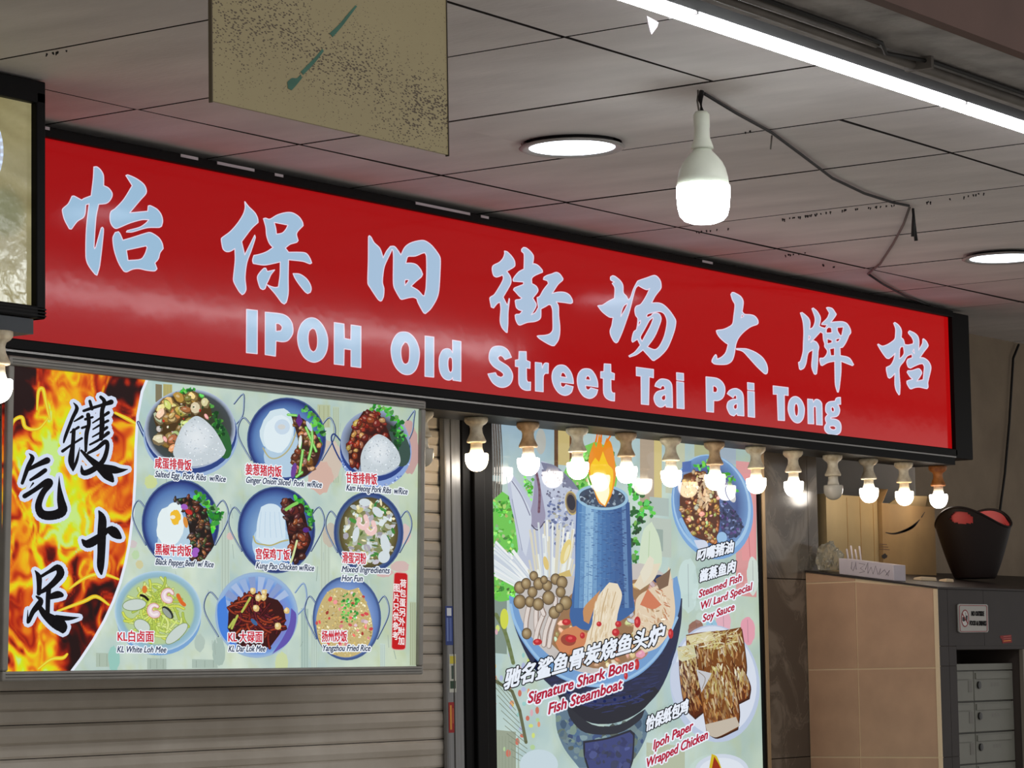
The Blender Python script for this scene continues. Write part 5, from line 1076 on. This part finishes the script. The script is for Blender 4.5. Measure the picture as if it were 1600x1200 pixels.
for args in ((mwx1, 11.2, BY0 + 0.0022, 4.915), ): bm_core.hexa([tuple(v) for v in core(*args).v[0:0]] or [(args[0], args[2], 0), (args[1], args[2], 0), (args[1], args[3], 0), (args[0], args[3], 0), (args[0], args[2], topz(args[2]) - 0.004), (args[1], args[2], topz(args[2]) - 0.004), (args[1], args[3], topz(args[3]) - 0.004), (args[0], args[3], topz(args[3]) - 0.004)])
y1 = 4.799
bm_core.hexa([(mwx0, BY0 + 0.0022, mwz), (mwx1, BY0 + 0.0022, mwz), (mwx1, y1, mwz), (mwx0, y1, mwz), (mwx0, BY0 + 0.0022, topz(BY0) - 0.004), (mwx1, BY0 + 0.0022, topz(BY0) - 0.004), (mwx1, y1, topz(y1) - 0.004), (mwx0, y1, topz(y1) - 0.004)])
bm_core.box((mwx0, 4.55, 0), (mwx1, 4.799, mwz))
bm_core.hexa([(8.62, 4.799, 0), (mwx1, 4.799, 0), (mwx1, 4.915, 0), (8.62, 4.915, 0), (8.62, 4.799, topz(4.799) - 0.004), (mwx1, 4.799, topz(4.799) - 0.004), (mwx1, 4.915, topz(4.915) - 0.004), (8.62, 4.915, topz(4.915) - 0.004)])
bm_core.build('core', M['groutdark'], blk)
MB().hexa([(BX0 - 0.004, BY0 - 0.006, topz(BY0) - 0.004), (11.2, BY0 - 0.006, topz(BY0) - 0.004), (11.2, 4.7985, topz(4.7985) - 0.004), (BX0 - 0.004, 4.7985, topz(4.7985) - 0.004), (BX0 - 0.004, BY0 - 0.006, topz(BY0) + 0.002), (11.2, BY0 - 0.006, topz(BY0) + 0.002), (11.2, 4.7985, topz(4.7985) + 0.002), (BX0 - 0.004, 4.7985, topz(4.7985) + 0.002)]).build('top_sheet', M['tile_slate'], blk)
MB().hexa([(8.605, 4.7985, topz(4.7985) - 0.004), (11.2, 4.7985, topz(4.7985) - 0.004), (11.2, 4.915, topz(4.915) - 0.004), (8.605, 4.915, topz(4.915) - 0.004), (8.605, 4.7985, topz(4.7985) + 0.002), (11.2, 4.7985, topz(4.7985) + 0.002), (11.2, 4.915, topz(4.915) + 0.002), (8.605, 4.915, topz(4.915) + 0.002)]).build('top_sheet', M['tile_slate'], blk)
# beige tiles on the side, joints at the measured heights
zs = [EYE - 1.46, EYE - 1.17, EYE - 0.881, EYE - 0.592, EYE - 0.300, EYE - 0.010, EYE + 0.279, None]
zs[0] = 0.0
for a, c in zip(zs, zs[1:]):
    for ya, yb in ((BY0 + 0.012, 4.608), (4.612, 4.797)):
        if c is None: ta, tb = topz(ya) - 0.005, topz(yb) - 0.005
        else: ta = tb = c - 0.0025
        lo = a + 0.0025
        if ta <= lo + 0.004: 
            if tb <= lo + 0.004: continue
            ta = lo + 0.001
        if c is None and ya < 4.5: continue
        if c is not None and c > EYE + 0.25: ta, tb = min(ta, topz(ya) - 0.005), min(tb, topz(yb) - 0.005)
        MB().hexa([(BX0, ya, lo), (BX0 + 0.012, ya, lo), (BX0 + 0.012, yb, lo), (BX0, yb, lo), (BX0, ya, ta), (BX0 + 0.012, ya, ta), (BX0 + 0.012, yb, tb), (BX0, yb, tb)]).build('beige_tile', M['tile_beige'], blk)
MB().box((BX0 - 0.003, BY0 - 0.002, 0), (BX0 + 0.006, BY0 + 0.010, topz(BY0) - 0.005)).build('corner_trim', M['grout'], blk)
fz = [0.0, EYE - 1.46, EYE - 1.17, EYE - 0.881, EYE - 0.592, EYE - 0.300, EYE - 0.005, EYE + 0.060, EYE + 0.247]
for a, c in zip(fz, fz[1:]):
    MB().box((BX0 + 0.010, BY0, a + 0.001), (8.580, BY0 + 0.011, c - 0.001)).build('slate_tile', M['tile_slate'], blk)
    MB().box((8.582, BY0, a + 0.001), (mwx0 - 0.001 if a < EYE + 0.055 else 8.845, BY0 + 0.011, c - 0.001)).build('slate_tile', M['tile_slate'], blk)
    if a >= EYE + 0.055: MB().box((8.847, BY0, a + 0.001), (9.20, BY0 + 0.011, c - 0.001)).build('slate_tile', M['tile_slate'], blk); MB().box((9.202, BY0, a + 0.001), (9.50, BY0 + 0.011, c - 0.001)).build('slate_tile', M['tile_slate'], blk)
    else: MB().box((mwx1 + 0.012, BY0, a + 0.001), (9.50, BY0 + 0.011, c - 0.001)).build('slate_tile', M['tile_slate'], blk)
MB().box((mwx0, BY0, EYE + 0.049), (mwx1 + 0.012, BY0 + 0.011, EYE + 0.0605)).build('slate_tile', M['tile_slate'], blk)
MB().box((mwx1 - 0.004, BY0 - 0.004, 0.0), (mwx1 + 0.011, BY0 + 0.010, EYE + 0.048)).build('niche_trim', mat('niche_trim', (128, 120, 108), 0.5), blk)

mbk = thing('mailbox_bank', 'grey metal mailbox bank set in the dark tiled block', 'mailbox', (8.64, BY0 + 0.04, 0.3))
MY = BY0 + 0.045
MB().box((mwx0 + 0.004, MY, 0.30), (mwx1 - 0.006, 4.54, EYE + 0.001)).build('cabinet', mat('mailbox_frame', (86, 86, 80), 0.5), mbk)
MB().box((mwx0 + 0.004, MY - 0.008, EYE - 0.020), (mwx1 - 0.006, MY, EYE + 0.001)).build('top_rail', M['mailbox'], mbk)
M['plate'] = mat('grey_number', (118, 116, 110), 0.6)
cols_ = [(8.416, 8.636 + 0.0), (mwx0 + 0.004, 8.826), (8.832, 9.127)]
rows_ = [EYE - 0.022 - 0.1035*k for k in range(11)]
for r in range(10):
    for ci, (xa, xb) in enumerate(((mwx0 + 0.005, 8.824), (8.830, 9.126))):
        zt, zb = rows_[r] - 0.002, rows_[r+1] + 0.003
        d = bevel(MB().box((xa, MY - 0.010, zb), (xb, MY - 0.0005, zt)).build('door', M['mailbox'], mbk), 0.0015)
        MB().box((xa + 0.006 if ci else xa, MY - 0.0145, zt - 0.026), (xb - 0.03, MY - 0.0095, zt - 0.006)).build('slot_flap', M['mailbox'], d)
        if ci:
            lk = MB()
            for i in range(14):
                a0, a1 = 2*math.pi*i/14, 2*math.pi*(i+1)/14; R = 0.0125
                cxx, czz = xa + 0.030, (zt+zb)/2 + 0.003
                lk.face([(cxx, MY - 0.017, czz), (cxx + R*math.cos(a0), MY - 0.016, czz + R*math.sin(a0)), (cxx + R*math.cos(a1), MY - 0.016, czz + R*math.sin(a1))])
                lk.face([(cxx + R*math.cos(a0), MY - 0.016, czz + R*math.sin(a0)), (cxx + R*math.cos(a0), MY - 0.0095, czz + R*math.sin(a0)), (cxx + R*math.cos(a1), MY - 0.0095, czz + R*math.sin(a1)), (cxx + R*math.cos(a1), MY - 0.016, czz + R*math.sin(a1))])
            lk.build('lock', M['lock'], d)
            nb = Print(MY - 0.0104); nbx = (xa + xb)/2 - 0.02
            w = nb.mb
            for k in range(3): w.face([(nbx + 0.022*k, MY - 0.0105, (zt+zb)/2 - 0.003), (nbx + 0.014 + 0.022*k, MY - 0.0105, (zt+zb)/2 - 0.003), (nbx + 0.014 + 0.022*k, MY - 0.0105, (zt+zb)/2 + 0.010), (nbx + 0.022*k, MY - 0.0105, (zt+zb)/2 + 0.010)], lin((126, 124, 118)))
            nb.build('number_mark', M['p_flat'], d)
        else:
            MB().box((xb - 0.040, MY - 0.0115, (zt+zb)/2 - 0.020), (xb - 0.014, MY - 0.0095, (zt+zb)/2 + 0.018)).build('latch_plate', M['plate'], d)

# notice plate
nt = thing('notice_sign', 'white NO OUTSIDE FOOD & DRINKS plate with red border on dark tiles', 'sign', (8.75, BY0 - 0.003, EYE + 0.10))
NP = Print(BY0 - 0.0065, 0, seed=5); P = NP; NP.STEP = 4e-5
cr = lambda pts: crop(1460, 920, 8.571, pts)
outer = cr([(335, 203), (700, 208), (716, 225), (725, 560), (712, 582), (350, 586), (332, 570), (320, 222)])
pl = MB()
W_ = [at_y(x, y, BY0 - 0.006) for x, y in outer]; n = len(W_)
pl.face(W_); pl.face([w + Vector((0, 0.005, 0)) for w in reversed(W_)])
for i in range(n): pl.face([W_[i], W_[(i+1) % n], W_[(i+1) % n] + Vector((0, 0.005, 0)), W_[i] + Vector((0, 0.005, 0))])
pl.build('plate', mat('notice_white', (176, 174, 168), 0.5), nt)
bd = cr([(345, 222), (690, 226), (702, 240), (708, 555), (698, 570), (360, 573), (346, 560), (335, 238)])
NP.stroke(bd, 0.9, (150, 40, 52), closed=True)
NP.ell(1460 + 411/8.571, 920 + 395/8.571, 6.1, 13.6, (140, 24, 34)); NP.ell(1460 + 411/8.571, 920 + 395/8.571, 4.9, 11.9, (206, 204, 200))
NP.poly([cr([(375, 380), (400, 372), (418, 385), (412, 430), (390, 440), (374, 425)])], (26, 24, 26)); NP.poly([cr([(418, 360), (446, 358), (440, 440), (424, 440)])], (26, 24, 26), smooth=False); NP.stroke(cr([(424, 360), (412, 318)]), 0.6, (26, 24, 26)); NP.stroke(cr([(372, 330), (450, 470)]), 1.5, (140, 24, 34))
NP.text('NO OUTSIDE', cr([(497, 360)])[0], cr([(665, 362)])[0], 7.2, (24, 24, 26), bold=0.75); NP.text('FOOD & DRINKS', cr([(475, 487)])[0], cr([(695, 492)])[0], 7.2, (24, 24, 26), bold=0.75)
NP.build('printed_face', M['p_flat'], nt)
sk = Print(BY0 - 0.0008, 0, seed=6); sk.STEP = 4e-5
sk.poly([crop(1460, 920, 8.571, [(880, 628), (1030, 615), (1040, 720), (915, 730), (900, 668), (882, 662)])], (140, 28, 26), smooth=False)
for k in range(3): sk.stroke(crop(1460, 920, 8.571, [(925, 640 + 30*k), (1025, 632 + 30*k)]), 1.6 if k == 2 else 0.8, (226, 130, 50) if k == 2 else (190, 110, 100), cap=False)
tag(sk.build('sticker', M['p_flat'], None), 'small torn red sticker with orange print on dark tiles', 'sticker')

# ------------------------------------------------------------------ things on the block
def on(px, y): return None
# two cartons
def carton(name, label, x0, x1, y0, y1, ztop, m, flap, seed):
    t = thing(name, label, 'box', (x0, y0, topz(y0) + 0.002), 'cardboard cartons on the tiled block'); th = 0.005; zb = lambda y: topz(y) + 0.0025
    def wall(xa, xb, ya, yb, nm='wall', zt=ztop, zt2=None):
        MB().hexa([(xa, ya, zb(ya)), (xb, ya, zb(ya)), (xb, yb, zb(yb)), (xa, yb, zb(yb)), (xa, ya, zt), (xb, ya, zt2 or zt), (xb, yb, zt2 or zt), (xa, yb, zt)]).build(nm, m, t)
    wall(x0, x1, y0, y0 + th, 'front_wall'); wall(x0, x1, y1 - th, y1, 'back_wall'); wall(x0, x0 + th, y0 + th, y1 - th, 'side_wall'); wall(x1 - th, x1, y0 + th, y1 - th, 'side_wall')
    return t
c1 = carton('carton', 'closed pale cardboard carton with vertical creases beside the pillar', 8.665, 9.035, 4.802, 4.905, EYE + 0.583, M['carton2'], 0, 1)
MB().box((8.665, 4.802, EYE + 0.583), (9.035, 4.905, EYE + 0.588)).build('top_flap', M['carton2'], c1)
for xx in (8.81, 8.905, 9.0): MB().box((xx, 4.8005, topz(4.80) + 0.01), (xx + 0.004, 4.803, EYE + 0.58)).build('crease', M['carton'], c1)
c2 = carton('carton', 'open cardboard carton with dark printed smile arrow and torn flaps', 9.045, 9.45, 4.79, 4.905, EYE + 0.570, M['carton'], 1, 2)
MB().hexa([(9.046, 4.79, EYE + 0.57), (9.051, 4.79, EYE + 0.57), (9.056, 4.90, EYE + 0.57), (9.051, 4.90, EYE + 0.57), (9.062, 4.775, EYE + 0.618), (9.067, 4.775, EYE + 0.618), (9.09, 4.885, EYE + 0.628), (9.085, 4.885, EYE + 0.628)]).build('torn_flap', M['carton'], c2)
MB().hexa([(9.10, 4.79, EYE + 0.569), (9.38, 4.79, EYE + 0.569), (9.38, 4.795, EYE + 0.569), (9.10, 4.795, EYE + 0.569), (9.14, 4.765, EYE + 0.598), (9.34, 4.760, EYE + 0.604), (9.34, 4.766, EYE + 0.604), (9.14, 4.771, EYE + 0.598)]).build('torn_flap', M['carton2'], c2)
MB().hexa([(9.443, 4.795, EYE + 0.569), (9.45, 4.795, EYE + 0.569), (9.45, 4.90, EYE + 0.569), (9.443, 4.90, EYE + 0.569), (9.49, 4.795, EYE + 0.612), (9.496, 4.795, EYE + 0.612), (9.49, 4.90, EYE + 0.612), (9.485, 4.90, EYE + 0.612)]).build('torn_flap', M['carton2'], c2)
AP = Print(4.7894, 0, seed=8); AP.STEP = 4e-5
AP.curve([(1384, 832, 1.2), (1396, 834, 2.4), (1412, 830, 4.2), (1426, 823, 4.6), (1437, 812, 1.2)], 0, (58, 46, 40)); AP.curve([(1440, 808, 2.0), (1445, 800, 0.8)], 0, (58, 46, 40))
for k in range(3): AP.stroke([(1374, 850 + 4*k), (1386 + 2*k, 851 + 4*k)], 1.2, (96, 66, 44), cap=False)
AP.ell(1382, 869, 4.5, 4, (40, 32, 30), jit=0.2)
AP.build('printed_mark', M['p_flat'], c2)
# white tissue box with scribble, following the slope of the top
wb_ = thing('paper_box', 'small white paper box with scribbled writing at the block edge', 'box', (8.53, 4.48, topz(4.48) + 0.003))
xw0, xw1, yw0, yw1, hw = 8.53, 8.615, 4.480, 4.685, 0.053
z_ = lambda y: topz(y) + 0.003
bevel(MB().hexa([(xw0, yw0, z_(yw0)), (xw1, yw0, z_(yw0)), (xw1, yw1, z_(yw1)), (xw0, yw1, z_(yw1)), (xw0, yw0, z_(yw0) + hw), (xw1, yw0, z_(yw0) + hw), (xw1, yw1, z_(yw1) + hw), (xw0, yw1, z_(yw1) + hw)]).build('box_body', M['paperwhite'], wb_), 0.002)
sc = MB()
def scr(pts):
    q = [at_x(x, y, xw0 - 0.0006) for x, y in pts]
    sc.tube(q, 0.0009, 5)
scr([(1331, 878), (1330, 888), (1333, 892), (1336, 884), (1337, 878), (1338, 890)]); scr([(1342, 880), (1352, 882), (1344, 888), (1351, 893), (1343, 895)]); scr([(1352, 890), (1356, 879), (1356, 896), (1361, 886), (1364, 897), (1368, 884), (1372, 898), (1376, 888), (1374, 898), (1382, 890), (1388, 900), (1390, 891), (1384, 899)])
sc.build('scribble', mat('grey_pen', (130, 118, 128), 0.7), wb_)
# crumpled clear bag
bm = bmesh.new(); bmesh.ops.create_icosphere(bm, subdivisions=4, radius=1.0)
for v in bm.verts:
    d = 1 + 0.5*noise.noise(v.co*2.1 + Vector((3, 1, 2))) + 0.30*abs(noise.noise(v.co*4.5)) + 0.14*abs(noise.noise(v.co*11))
    v.co = Vector((v.co.x*0.036*d, v.co.y*0.042*d, max(-0.034, v.co.z*0.052*d) + 0.034))
bm.verts.ensure_lookup_table()
me = bpy.data.meshes.new('plastic_bag'); bm.to_mesh(me); bm.free(); me.materials.append(M['bag'])
o = link(bpy.data.objects.new('plastic_bag', me)); o.location = (8.575, 4.745, topz(4.745) + 0.009); tag(o, 'crumpled clear plastic bag between the pillar and the paper box', 'bag')
# white cables curling up behind the paper box
wc = MB(); bx, by = 8.70, 4.72
for k in range(4):
    wc.tube([(bx + 0.03*k - 0.03, by, topz(by) + 0.005), (bx + 0.03*k - 0.04, by, topz(by) + 0.05), (bx + 0.03*k - 0.03, by + 0.01, topz(by) + 0.085 + 0.012*(k % 2)), (bx + 0.03*k - 0.022, by + 0.01, topz(by) + 0.06)], 0.0032, 6)
tag(wc.build('wire_bundle', M['paperwhite'], None), 'curled white wires standing behind the paper box', 'wire')
for i, (x, y, w, d, h, lab) in enumerate(((8.80, 4.52, 0.12, 0.03, 0.018, 'flat cream scrap of foam lying beside the paper box'), (8.95, 4.50, 0.06, 0.03, 0.016, 'short cream foam block lying before the brown tub'))):
    m_ = MB().hexa([(x, y, topz(y) + 0.003), (x+w, y, topz(y) + 0.003), (x+w, y+d, topz(y+d) + 0.003), (x, y+d, topz(y+d) + 0.003), (x + 0.005, y, topz(y) + h), (x+w-0.003, y, topz(y) + h*0.9), (x+w, y+d, topz(y) + h), (x+0.004, y+d, topz(y) + h*0.8)])
    tag(bevel(m_.build('foam_scrap', M['grout'], None), 0.003), lab, 'scrap', 'foam scraps on the tiled block')
# brown tub with handle holes and red liner
tub = thing('plastic_tub', 'dark brown plastic tub with handle holes and red liner on the block', 'tub', (9.335, 4.58, topz(4.58) + 0.004))
TX, TY, TZ = 9.335, 4.58, topz(4.58) + 0.012
vdir = Vector((FWD.x, FWD.y)).normalized(); sdir = Vector((vdir.y, -vdir.x))
seg = 96; H = 0.235
def rimh(a):   # rim swings up at the two handles
    return H * (1.0 + 0.15*math.cos(2*(a - 4.15))) - 0.02
tb = MB(); rings = []
def tubpt(a, t, off=0.0):
    rx = 0.070 + (0.136-0.070)*t**0.8 - off; ry = 0.060 + (0.105-0.060)*t**0.8 - off
    u = sdir*(rx*math.cos(a)) + vdir*(ry*math.sin(a))
    return Vector((TX + u.x, TY + u.y, TZ + rimh(a)*t))
def in_hole(a, t):
    for a0 in (4.25, 1.1):
        da = (a - a0 + math.pi) % (2*math.pi) - math.pi
        if (da/0.36)**2 + ((t-0.86)/0.085)**2 < 1: return True
    return False
NT = 52
for off, flip in ((0.0, False), (0.004, True)):
    for i in range(seg):
        for j in range(NT):
            a0, a1 = 2*math.pi*i/seg, 2*math.pi*(i+1)/seg; t0, t1 = j/NT, (j+1)/NT
            if in_hole((a0+a1)/2, (t0+t1)/2): continue
            q = [tubpt(a0, t0, off), tubpt(a1, t0, off), tubpt(a1, t1, off), tubpt(a0, t1, off)]
            tb.face(q[::-1] if flip else q, smooth=True)
for i in range(seg):
    a0, a1 = 2*math.pi*i/seg, 2*math.pi*(i+1)/seg
    tb.face([tubpt(a0, 1), tubpt(a1, 1), tubpt(a1, 1, 0.004), tubpt(a0, 1, 0.004)])
tb.face([tubpt(2*math.pi*i/seg, 0) for i in range(seg)])
tb.build('tub_body', M['bin'], tub)
tb2 = MB()
tb2.tube([tubpt(2*math.pi*i/seg, 1.0, 0.002) for i in range(seg + 1)], 0.0045, 6); tb2.build('rim', M['bin'], tub)
ln = MB()
for i in range(seg):
    a0, a1 = 2*math.pi*i/seg, 2*math.pi*(i+1)/seg
    for j in range(4):
        t0, t1 = 0.62 + 0.09*j, 0.62 + 0.09*(j+1)
        w0 = 0.009 + 0.003*math.sin(a0*9 + j); ln.face([tubpt(a0, t0, 0.009), tubpt(a1, t0, 0.009), tubpt(a1, t1, 0.009 + 0.002*math.sin(a1*8)), tubpt(a0, t1, 0.009 + 0.002*math.sin(a0*8))], smooth=True)
ln.face([tubpt(2*math.pi*i/seg, 0.66, 0.009) for i in range(seg)])
ln.build('liner', M['liner'], tub)

# ------------------------------------------------------------------ hanging board
HY = 2.534
hb0, hb1 = at_y(332, 160, HY), at_y(700, 238, HY)
bo = thing('hanging_board', 'speckled olive board with green stain hanging from the beam', 'board', ((hb0.x + hb1.x)/2, HY, hb0.z))
o = MB().box((hb0.x, HY, hb0.z + 0.002), (hb1.x, HY + 0.004, BZ - 0.001)).build('board_panel', M['board'], bo)
MB().box((hb0.x - 0.002, HY - 0.001, hb0.z), (hb0.x, HY + 0.005, BZ - 0.001)).build('edge_strip', mat('board_edge', (92, 80, 60), 0.6), bo)
MB().box((hb1.x, HY - 0.001, hb0.z), (hb1.x + 0.002, HY + 0.005, BZ - 0.001)).build('edge_strip', mat('board_edge', (62, 52, 42), 0.6), bo)
gs = Print(HY - 0.0004, 0, seed=9)
def stain(pts): 
    L = smooth_loop(pts); flat = L; b_ = MB()
    for t in tessellate_polygon([[Vector((x, y, 0)) for x, y in L]]): b_.face([at_y(*flat[i], HY - 0.0006) for i in t])
    b_.build('green_stain', M['greenstain'], bo)
stain([(449, 128), (456, 122), (464, 122), (470, 116), (472, 122), (464, 132), (456, 141), (450, 138)])
stain([(515, 52), (530, 38), (545, 20), (556, 8), (558, 10), (546, 26), (534, 42), (520, 58)])
stain([(470, 112), (490, 92), (504, 76), (506, 80), (492, 98), (474, 117)])
for s_ in (0.05, 0.5): MB().tube([(hb0.x + s_, HY + 0.006, BZ - 0.02), (hb0.x + s_, HY + 0.006, BZ)], 0.003, 6).build('hanger', M['cable'], bo)

# ------------------------------------------------------------------ LED battens, conduits
for k in range(-1, 4):
    x0 = 4.563 + 1.124*k; x1 = x0 + 1.1165
    if x1 < 2: continue
    where = {-1: 'first past the hanging board', 0: 'second past the hanging board, before the pendant bulb', 1: 'third past the hanging board', 2: 'fourth past the hanging board', 3: 'fifth past the hanging board'}[k]
    t = thing('led_batten', 'glowing white LED batten along the beam, %s' % where, 'lamp', (x0, 2.802, CZ - 0.05), 'LED battens along the beam')
    df = MB(); pr_ = [(2.772, BZ + 0.012)] + [(2.802 + 0.030*math.cos(math.pi + i*math.pi/10), BZ + 0.012 + 0.014*math.sin(math.pi + i*math.pi/10)) for i in range(1, 10)] + [(2.832, BZ + 0.012)]
    df.extrude(pr_, x0 + 0.001, x1 - 0.001); df.build('diffuser', M['led'], t)
    MB().box((x0, 2.769, BZ + 0.0125), (x1, 2.835, CZ - 0.006)).build('housing', M['whiteplastic'], t)
    MB().box((x1, 2.770, BZ + 0.002), (x1 + 0.004, 2.834, CZ - 0.008)).build('end_cap', M['plate_dark'], t)
strip = tag(MB().box((-1, 2.691, BZ + 0.006), (14.5, 2.766, CZ - 0.004)).build('gap_strip', mat('dark_strip', (17, 19, 23), 0.7), None), 'dark gap-filling tray between LED battens and concrete beam', 'strip')  # near-black filler standing for the dark gap between battens and ledge
cd = thing('conduit', 'grey dusty conduit pipes clipped under the concrete beam', 'pipe', (6.0, 2.62, BZ - 0.012))
MB().tube([(2.1, 2.634, BZ - 0.012), (3.8, 2.634, BZ - 0.011), (5.1, 2.635, BZ - 0.013), (6.7, 2.632, BZ - 0.011), (11.5, 2.634, BZ - 0.012)], 0.010, 10).build('pipe', M['pipe'], cd)
MB().tube([(2.1, 2.605, BZ - 0.009), (4.3, 2.608, BZ - 0.009), (4.95, 2.604, BZ - 0.010)], 0.0085, 10).build('pipe', M['pipe'], cd)
MB().tube([(4.0, 2.591, BZ - 0.005), (4.81, 2.586, BZ - 0.01), (4.93, 2.582, BZ - 0.015), (5.0, 2.61, BZ - 0.02), (5.2, 2.605, BZ - 0.006), (6.2, 2.60, BZ - 0.0055), (11.5, 2.60, BZ - 0.0055)], 0.0045, 8).build('cable', M['cable'], cd)
for x in (4.3, 5.16, 5.9): MB().box((x, 2.592, BZ - 0.025), (x + 0.012, 2.652, BZ - 0.0005)).build('clip', M['pipe'], cd)
pg = MB(); q0 = at_z(1010, 26, CZ - 0.05)
tg = [at_z(1011, 25, CZ - 0.045), at_z(1029, 35, CZ - 0.045), at_z(1027, 42, CZ - 0.055), at_z(1018, 54, CZ - 0.075), at_z(1014, 40, CZ - 0.06)]
pg.face(tg); pg.face([v + Vector((0, 0.003, 0.002)) for v in reversed(tg)])
for i in range(5): pg.face([tg[i], tg[(i+1) % 5], tg[(i+1) % 5] + Vector((0, 0.003, 0.002)), tg[i] + Vector((0, 0.003, 0.002))])
tag(pg.build('paper_scrap', M['paperwhite'], None), 'torn white paper scrap dangling beside the LED batten', 'scrap')

# ------------------------------------------------------------------ downlights
for (hx, hy), lab in zip(DOWN, ('round recessed downlight in ceiling panel before the pendant bulb', 'round recessed downlight in ceiling panel above the right end of red sign')):
    t = thing('downlight', lab, 'lamp', (hx, hy, CZ), 'recessed ceiling downlights')
    MB().lathe([(0.124, CZ - 0.010), (0.129, CZ - 0.013), (0.121, CZ - 0.017), (0.106, CZ - 0.014), (0.104, CZ - 0.006), (0.124, CZ - 0.0095)], hx, hy, seg=40).build('trim_ring', mat('downlight_ring', (150, 146, 142), 0.45), t)
    MB().lathe([(0.1045, CZ - 0.0125), (0.060, CZ - 0.0140), (0.0001, CZ - 0.0145)], hx, hy, seg=40).build('lens', M['down'], t)
    MB().lathe([(0.100, CZ - 0.005), (0.100, CZ + 0.06), (0.0001, CZ + 0.062)], hx, hy, seg=30).build('lamp_can', M['blackmatt'], t)

# ------------------------------------------------------------------ pendant bulb and its cable
bc = at_z(1095, 138, CZ); BXp, BYp = bc.x, bc.y
pd_ = thing('pendant_bulb', 'large white LED bulb hanging from the ceiling on a short cord', 'lamp', (BXp, BYp, CZ - 0.30))
MB().tube([(BXp + 0.004, BYp, CZ - 0.006), (BXp - 0.004, BYp, CZ - 0.025), (BXp + 0.003, BYp, CZ - 0.053)], 0.006, 8).build('cord', M['cable'], pd_)
MB().tube([(BXp - 0.012, BYp, CZ - 0.006), (BXp - 0.016, BYp, CZ - 0.03), (BXp - 0.010, BYp, CZ - 0.052)], 0.0025, 6).build('cord', M['greycable'], pd_)
MB().lathe([(0.013, CZ - 0.052), (0.0176, CZ - 0.059), (0.018, CZ - 0.086), (0.017, CZ - 0.0895), (0.0176, CZ - 0.110), (0.0243, CZ - 0.130), (0.0252, CZ - 0.135), (0.0001, CZ - 0.1355)], BXp, BYp, seg=24).build('lamp_holder', M['whiteplastic'], pd_)
MB().lathe([(0.0196, CZ - 0.1357), (0.0225, CZ - 0.141), (0.033, CZ - 0.152), (0.0435, CZ - 0.165), (0.0505, CZ - 0.180), (0.0552, CZ - 0.198), (0.0572, CZ - 0.215), (0.0001, CZ - 0.2155)], BXp, BYp, seg=32).build('bulb_body', M['whiteplastic'], pd_)
MB().lathe([(0.0572, CZ - 0.2155), (0.0588, CZ - 0.219), (0.0586, CZ - 0.240), (0.0565, CZ - 0.266), (0.052, CZ - 0.283), (0.043, CZ - 0.293), (0.027, CZ - 0.299), (0.0001, CZ - 0.3005)], BXp, BYp, seg=36).build('bulb_globe', M['pendant'], pd_)
cb = MB()
def cz(px, py, dz): v = at_z(px, py, CZ); return Vector((v.x, v.y, CZ - dz))
r_ = []
K_ = [cz(1100, 142, 0.006), cz(1150, 172, 0.007), cz(1205, 203, 0.006), cz(1250, 236, 0.007), cz(1300, 274, 0.007), cz(1350, 298, 0.007), cz(1395, 313, 0.006), cz(1420, 318, 0.006)]
cb.tube(K_, 0.0038, 7)
pc = thing('power_cable', 'thin black cable running along the ceiling from the pendant bulb to the sign', 'cable', K_[0])
cb.build('cable', M['cable'], pc)
MB().tube([cz(1421, 320, 0.008), cz(1412, 345, 0.009), cz(1396, 375, 0.010), cz(1375, 408, 0.009), cz(1356, 424, 0.008)], 0.0038, 7).build('cable', M['greycable'], pc)
MB().tube([cz(1356, 424, 0.008), cz(1380, 441, 0.007), cz(1415, 459, 0.008), cz(1452, 474, 0.007)], 0.0038, 7).build('cable', M['cable'], pc)
p0 = cz(1426, 322, 0.0)
lw = thing('loose_wire', 'two black wire ends dangling at the bend of the ceiling cable', 'wire', (p0.x, p0.y, CZ - 0.1))
for dx, dl in ((0.0, 0.085), (0.018, 0.095)):
    MB().tube([(p0.x + dx*0.2, p0.y, CZ - 0.006), (p0.x + dx*0.4, p0.y, CZ - dl*0.5), (p0.x + dx, p0.y + 0.002, CZ - dl)], [0.003, 0.004, 0.0055], 6).build('wire_end', M['cable'], lw)
p1 = cz(1206, 208, 0.0); MB().tube([(p1.x, p1.y, CZ - 0.006), (p1.x - 0.008, p1.y, CZ - 0.04)], 0.0022, 6).build('wire_end', M['greycable'], lw)
hw = MB(); wx = at_y(1590, 488, 4.905)
hw.tube([(wx.x, 4.905, CZ - 0.01), at_y(1583, 560, 4.905), at_y(1577, 660, 4.905), at_y(1570, 740, 4.905), at_y(1562, 800, 4.905), at_y(1558, 840, 4.905), at_y(1556, 900, 4.905)], 0.0052, 7)
tag(hw.build('hanging_wire', M['cable'], None), 'black wire hanging down the plaster wall behind the brown tub', 'wire')

# soot strands hanging along the ceiling joints
ss = MB(); rs = random.Random(12)
for (xa, ya, xb, yb, n_) in ((1222, 342, 1330, 326, 26), (1330, 327, 1400, 319, 10), (1075, 363, 1140, 356, 8), (1225, 398, 1262, 394, 7), (1280, 412, 1312, 418, 5), (1445, 316, 1545, 300, 10), (860, 392, 880, 385, 3), (70, 84, 104, 78, 5), (1160, 208, 1172, 204, 3)):
    for k in range(n_):
        t = rs.random(); v = at_z(xa + (xb-xa)*t, ya + (yb-ya)*t + rs.uniform(-0.3, 0.8), CZ - 0.005); L = rs.uniform(0.003, 0.008)
        ss.tube([v, v + Vector((rs.uniform(-0.004, 0.004), rs.uniform(-0.003, 0.003), -L))], [0.0026, 0.0014], 4)
o = ss.build('soot_strands', M['cable'], None); o['kind'] = 'stuff'; tag(o, 'short black soot strands hanging along the ceiling joints', 'soot')
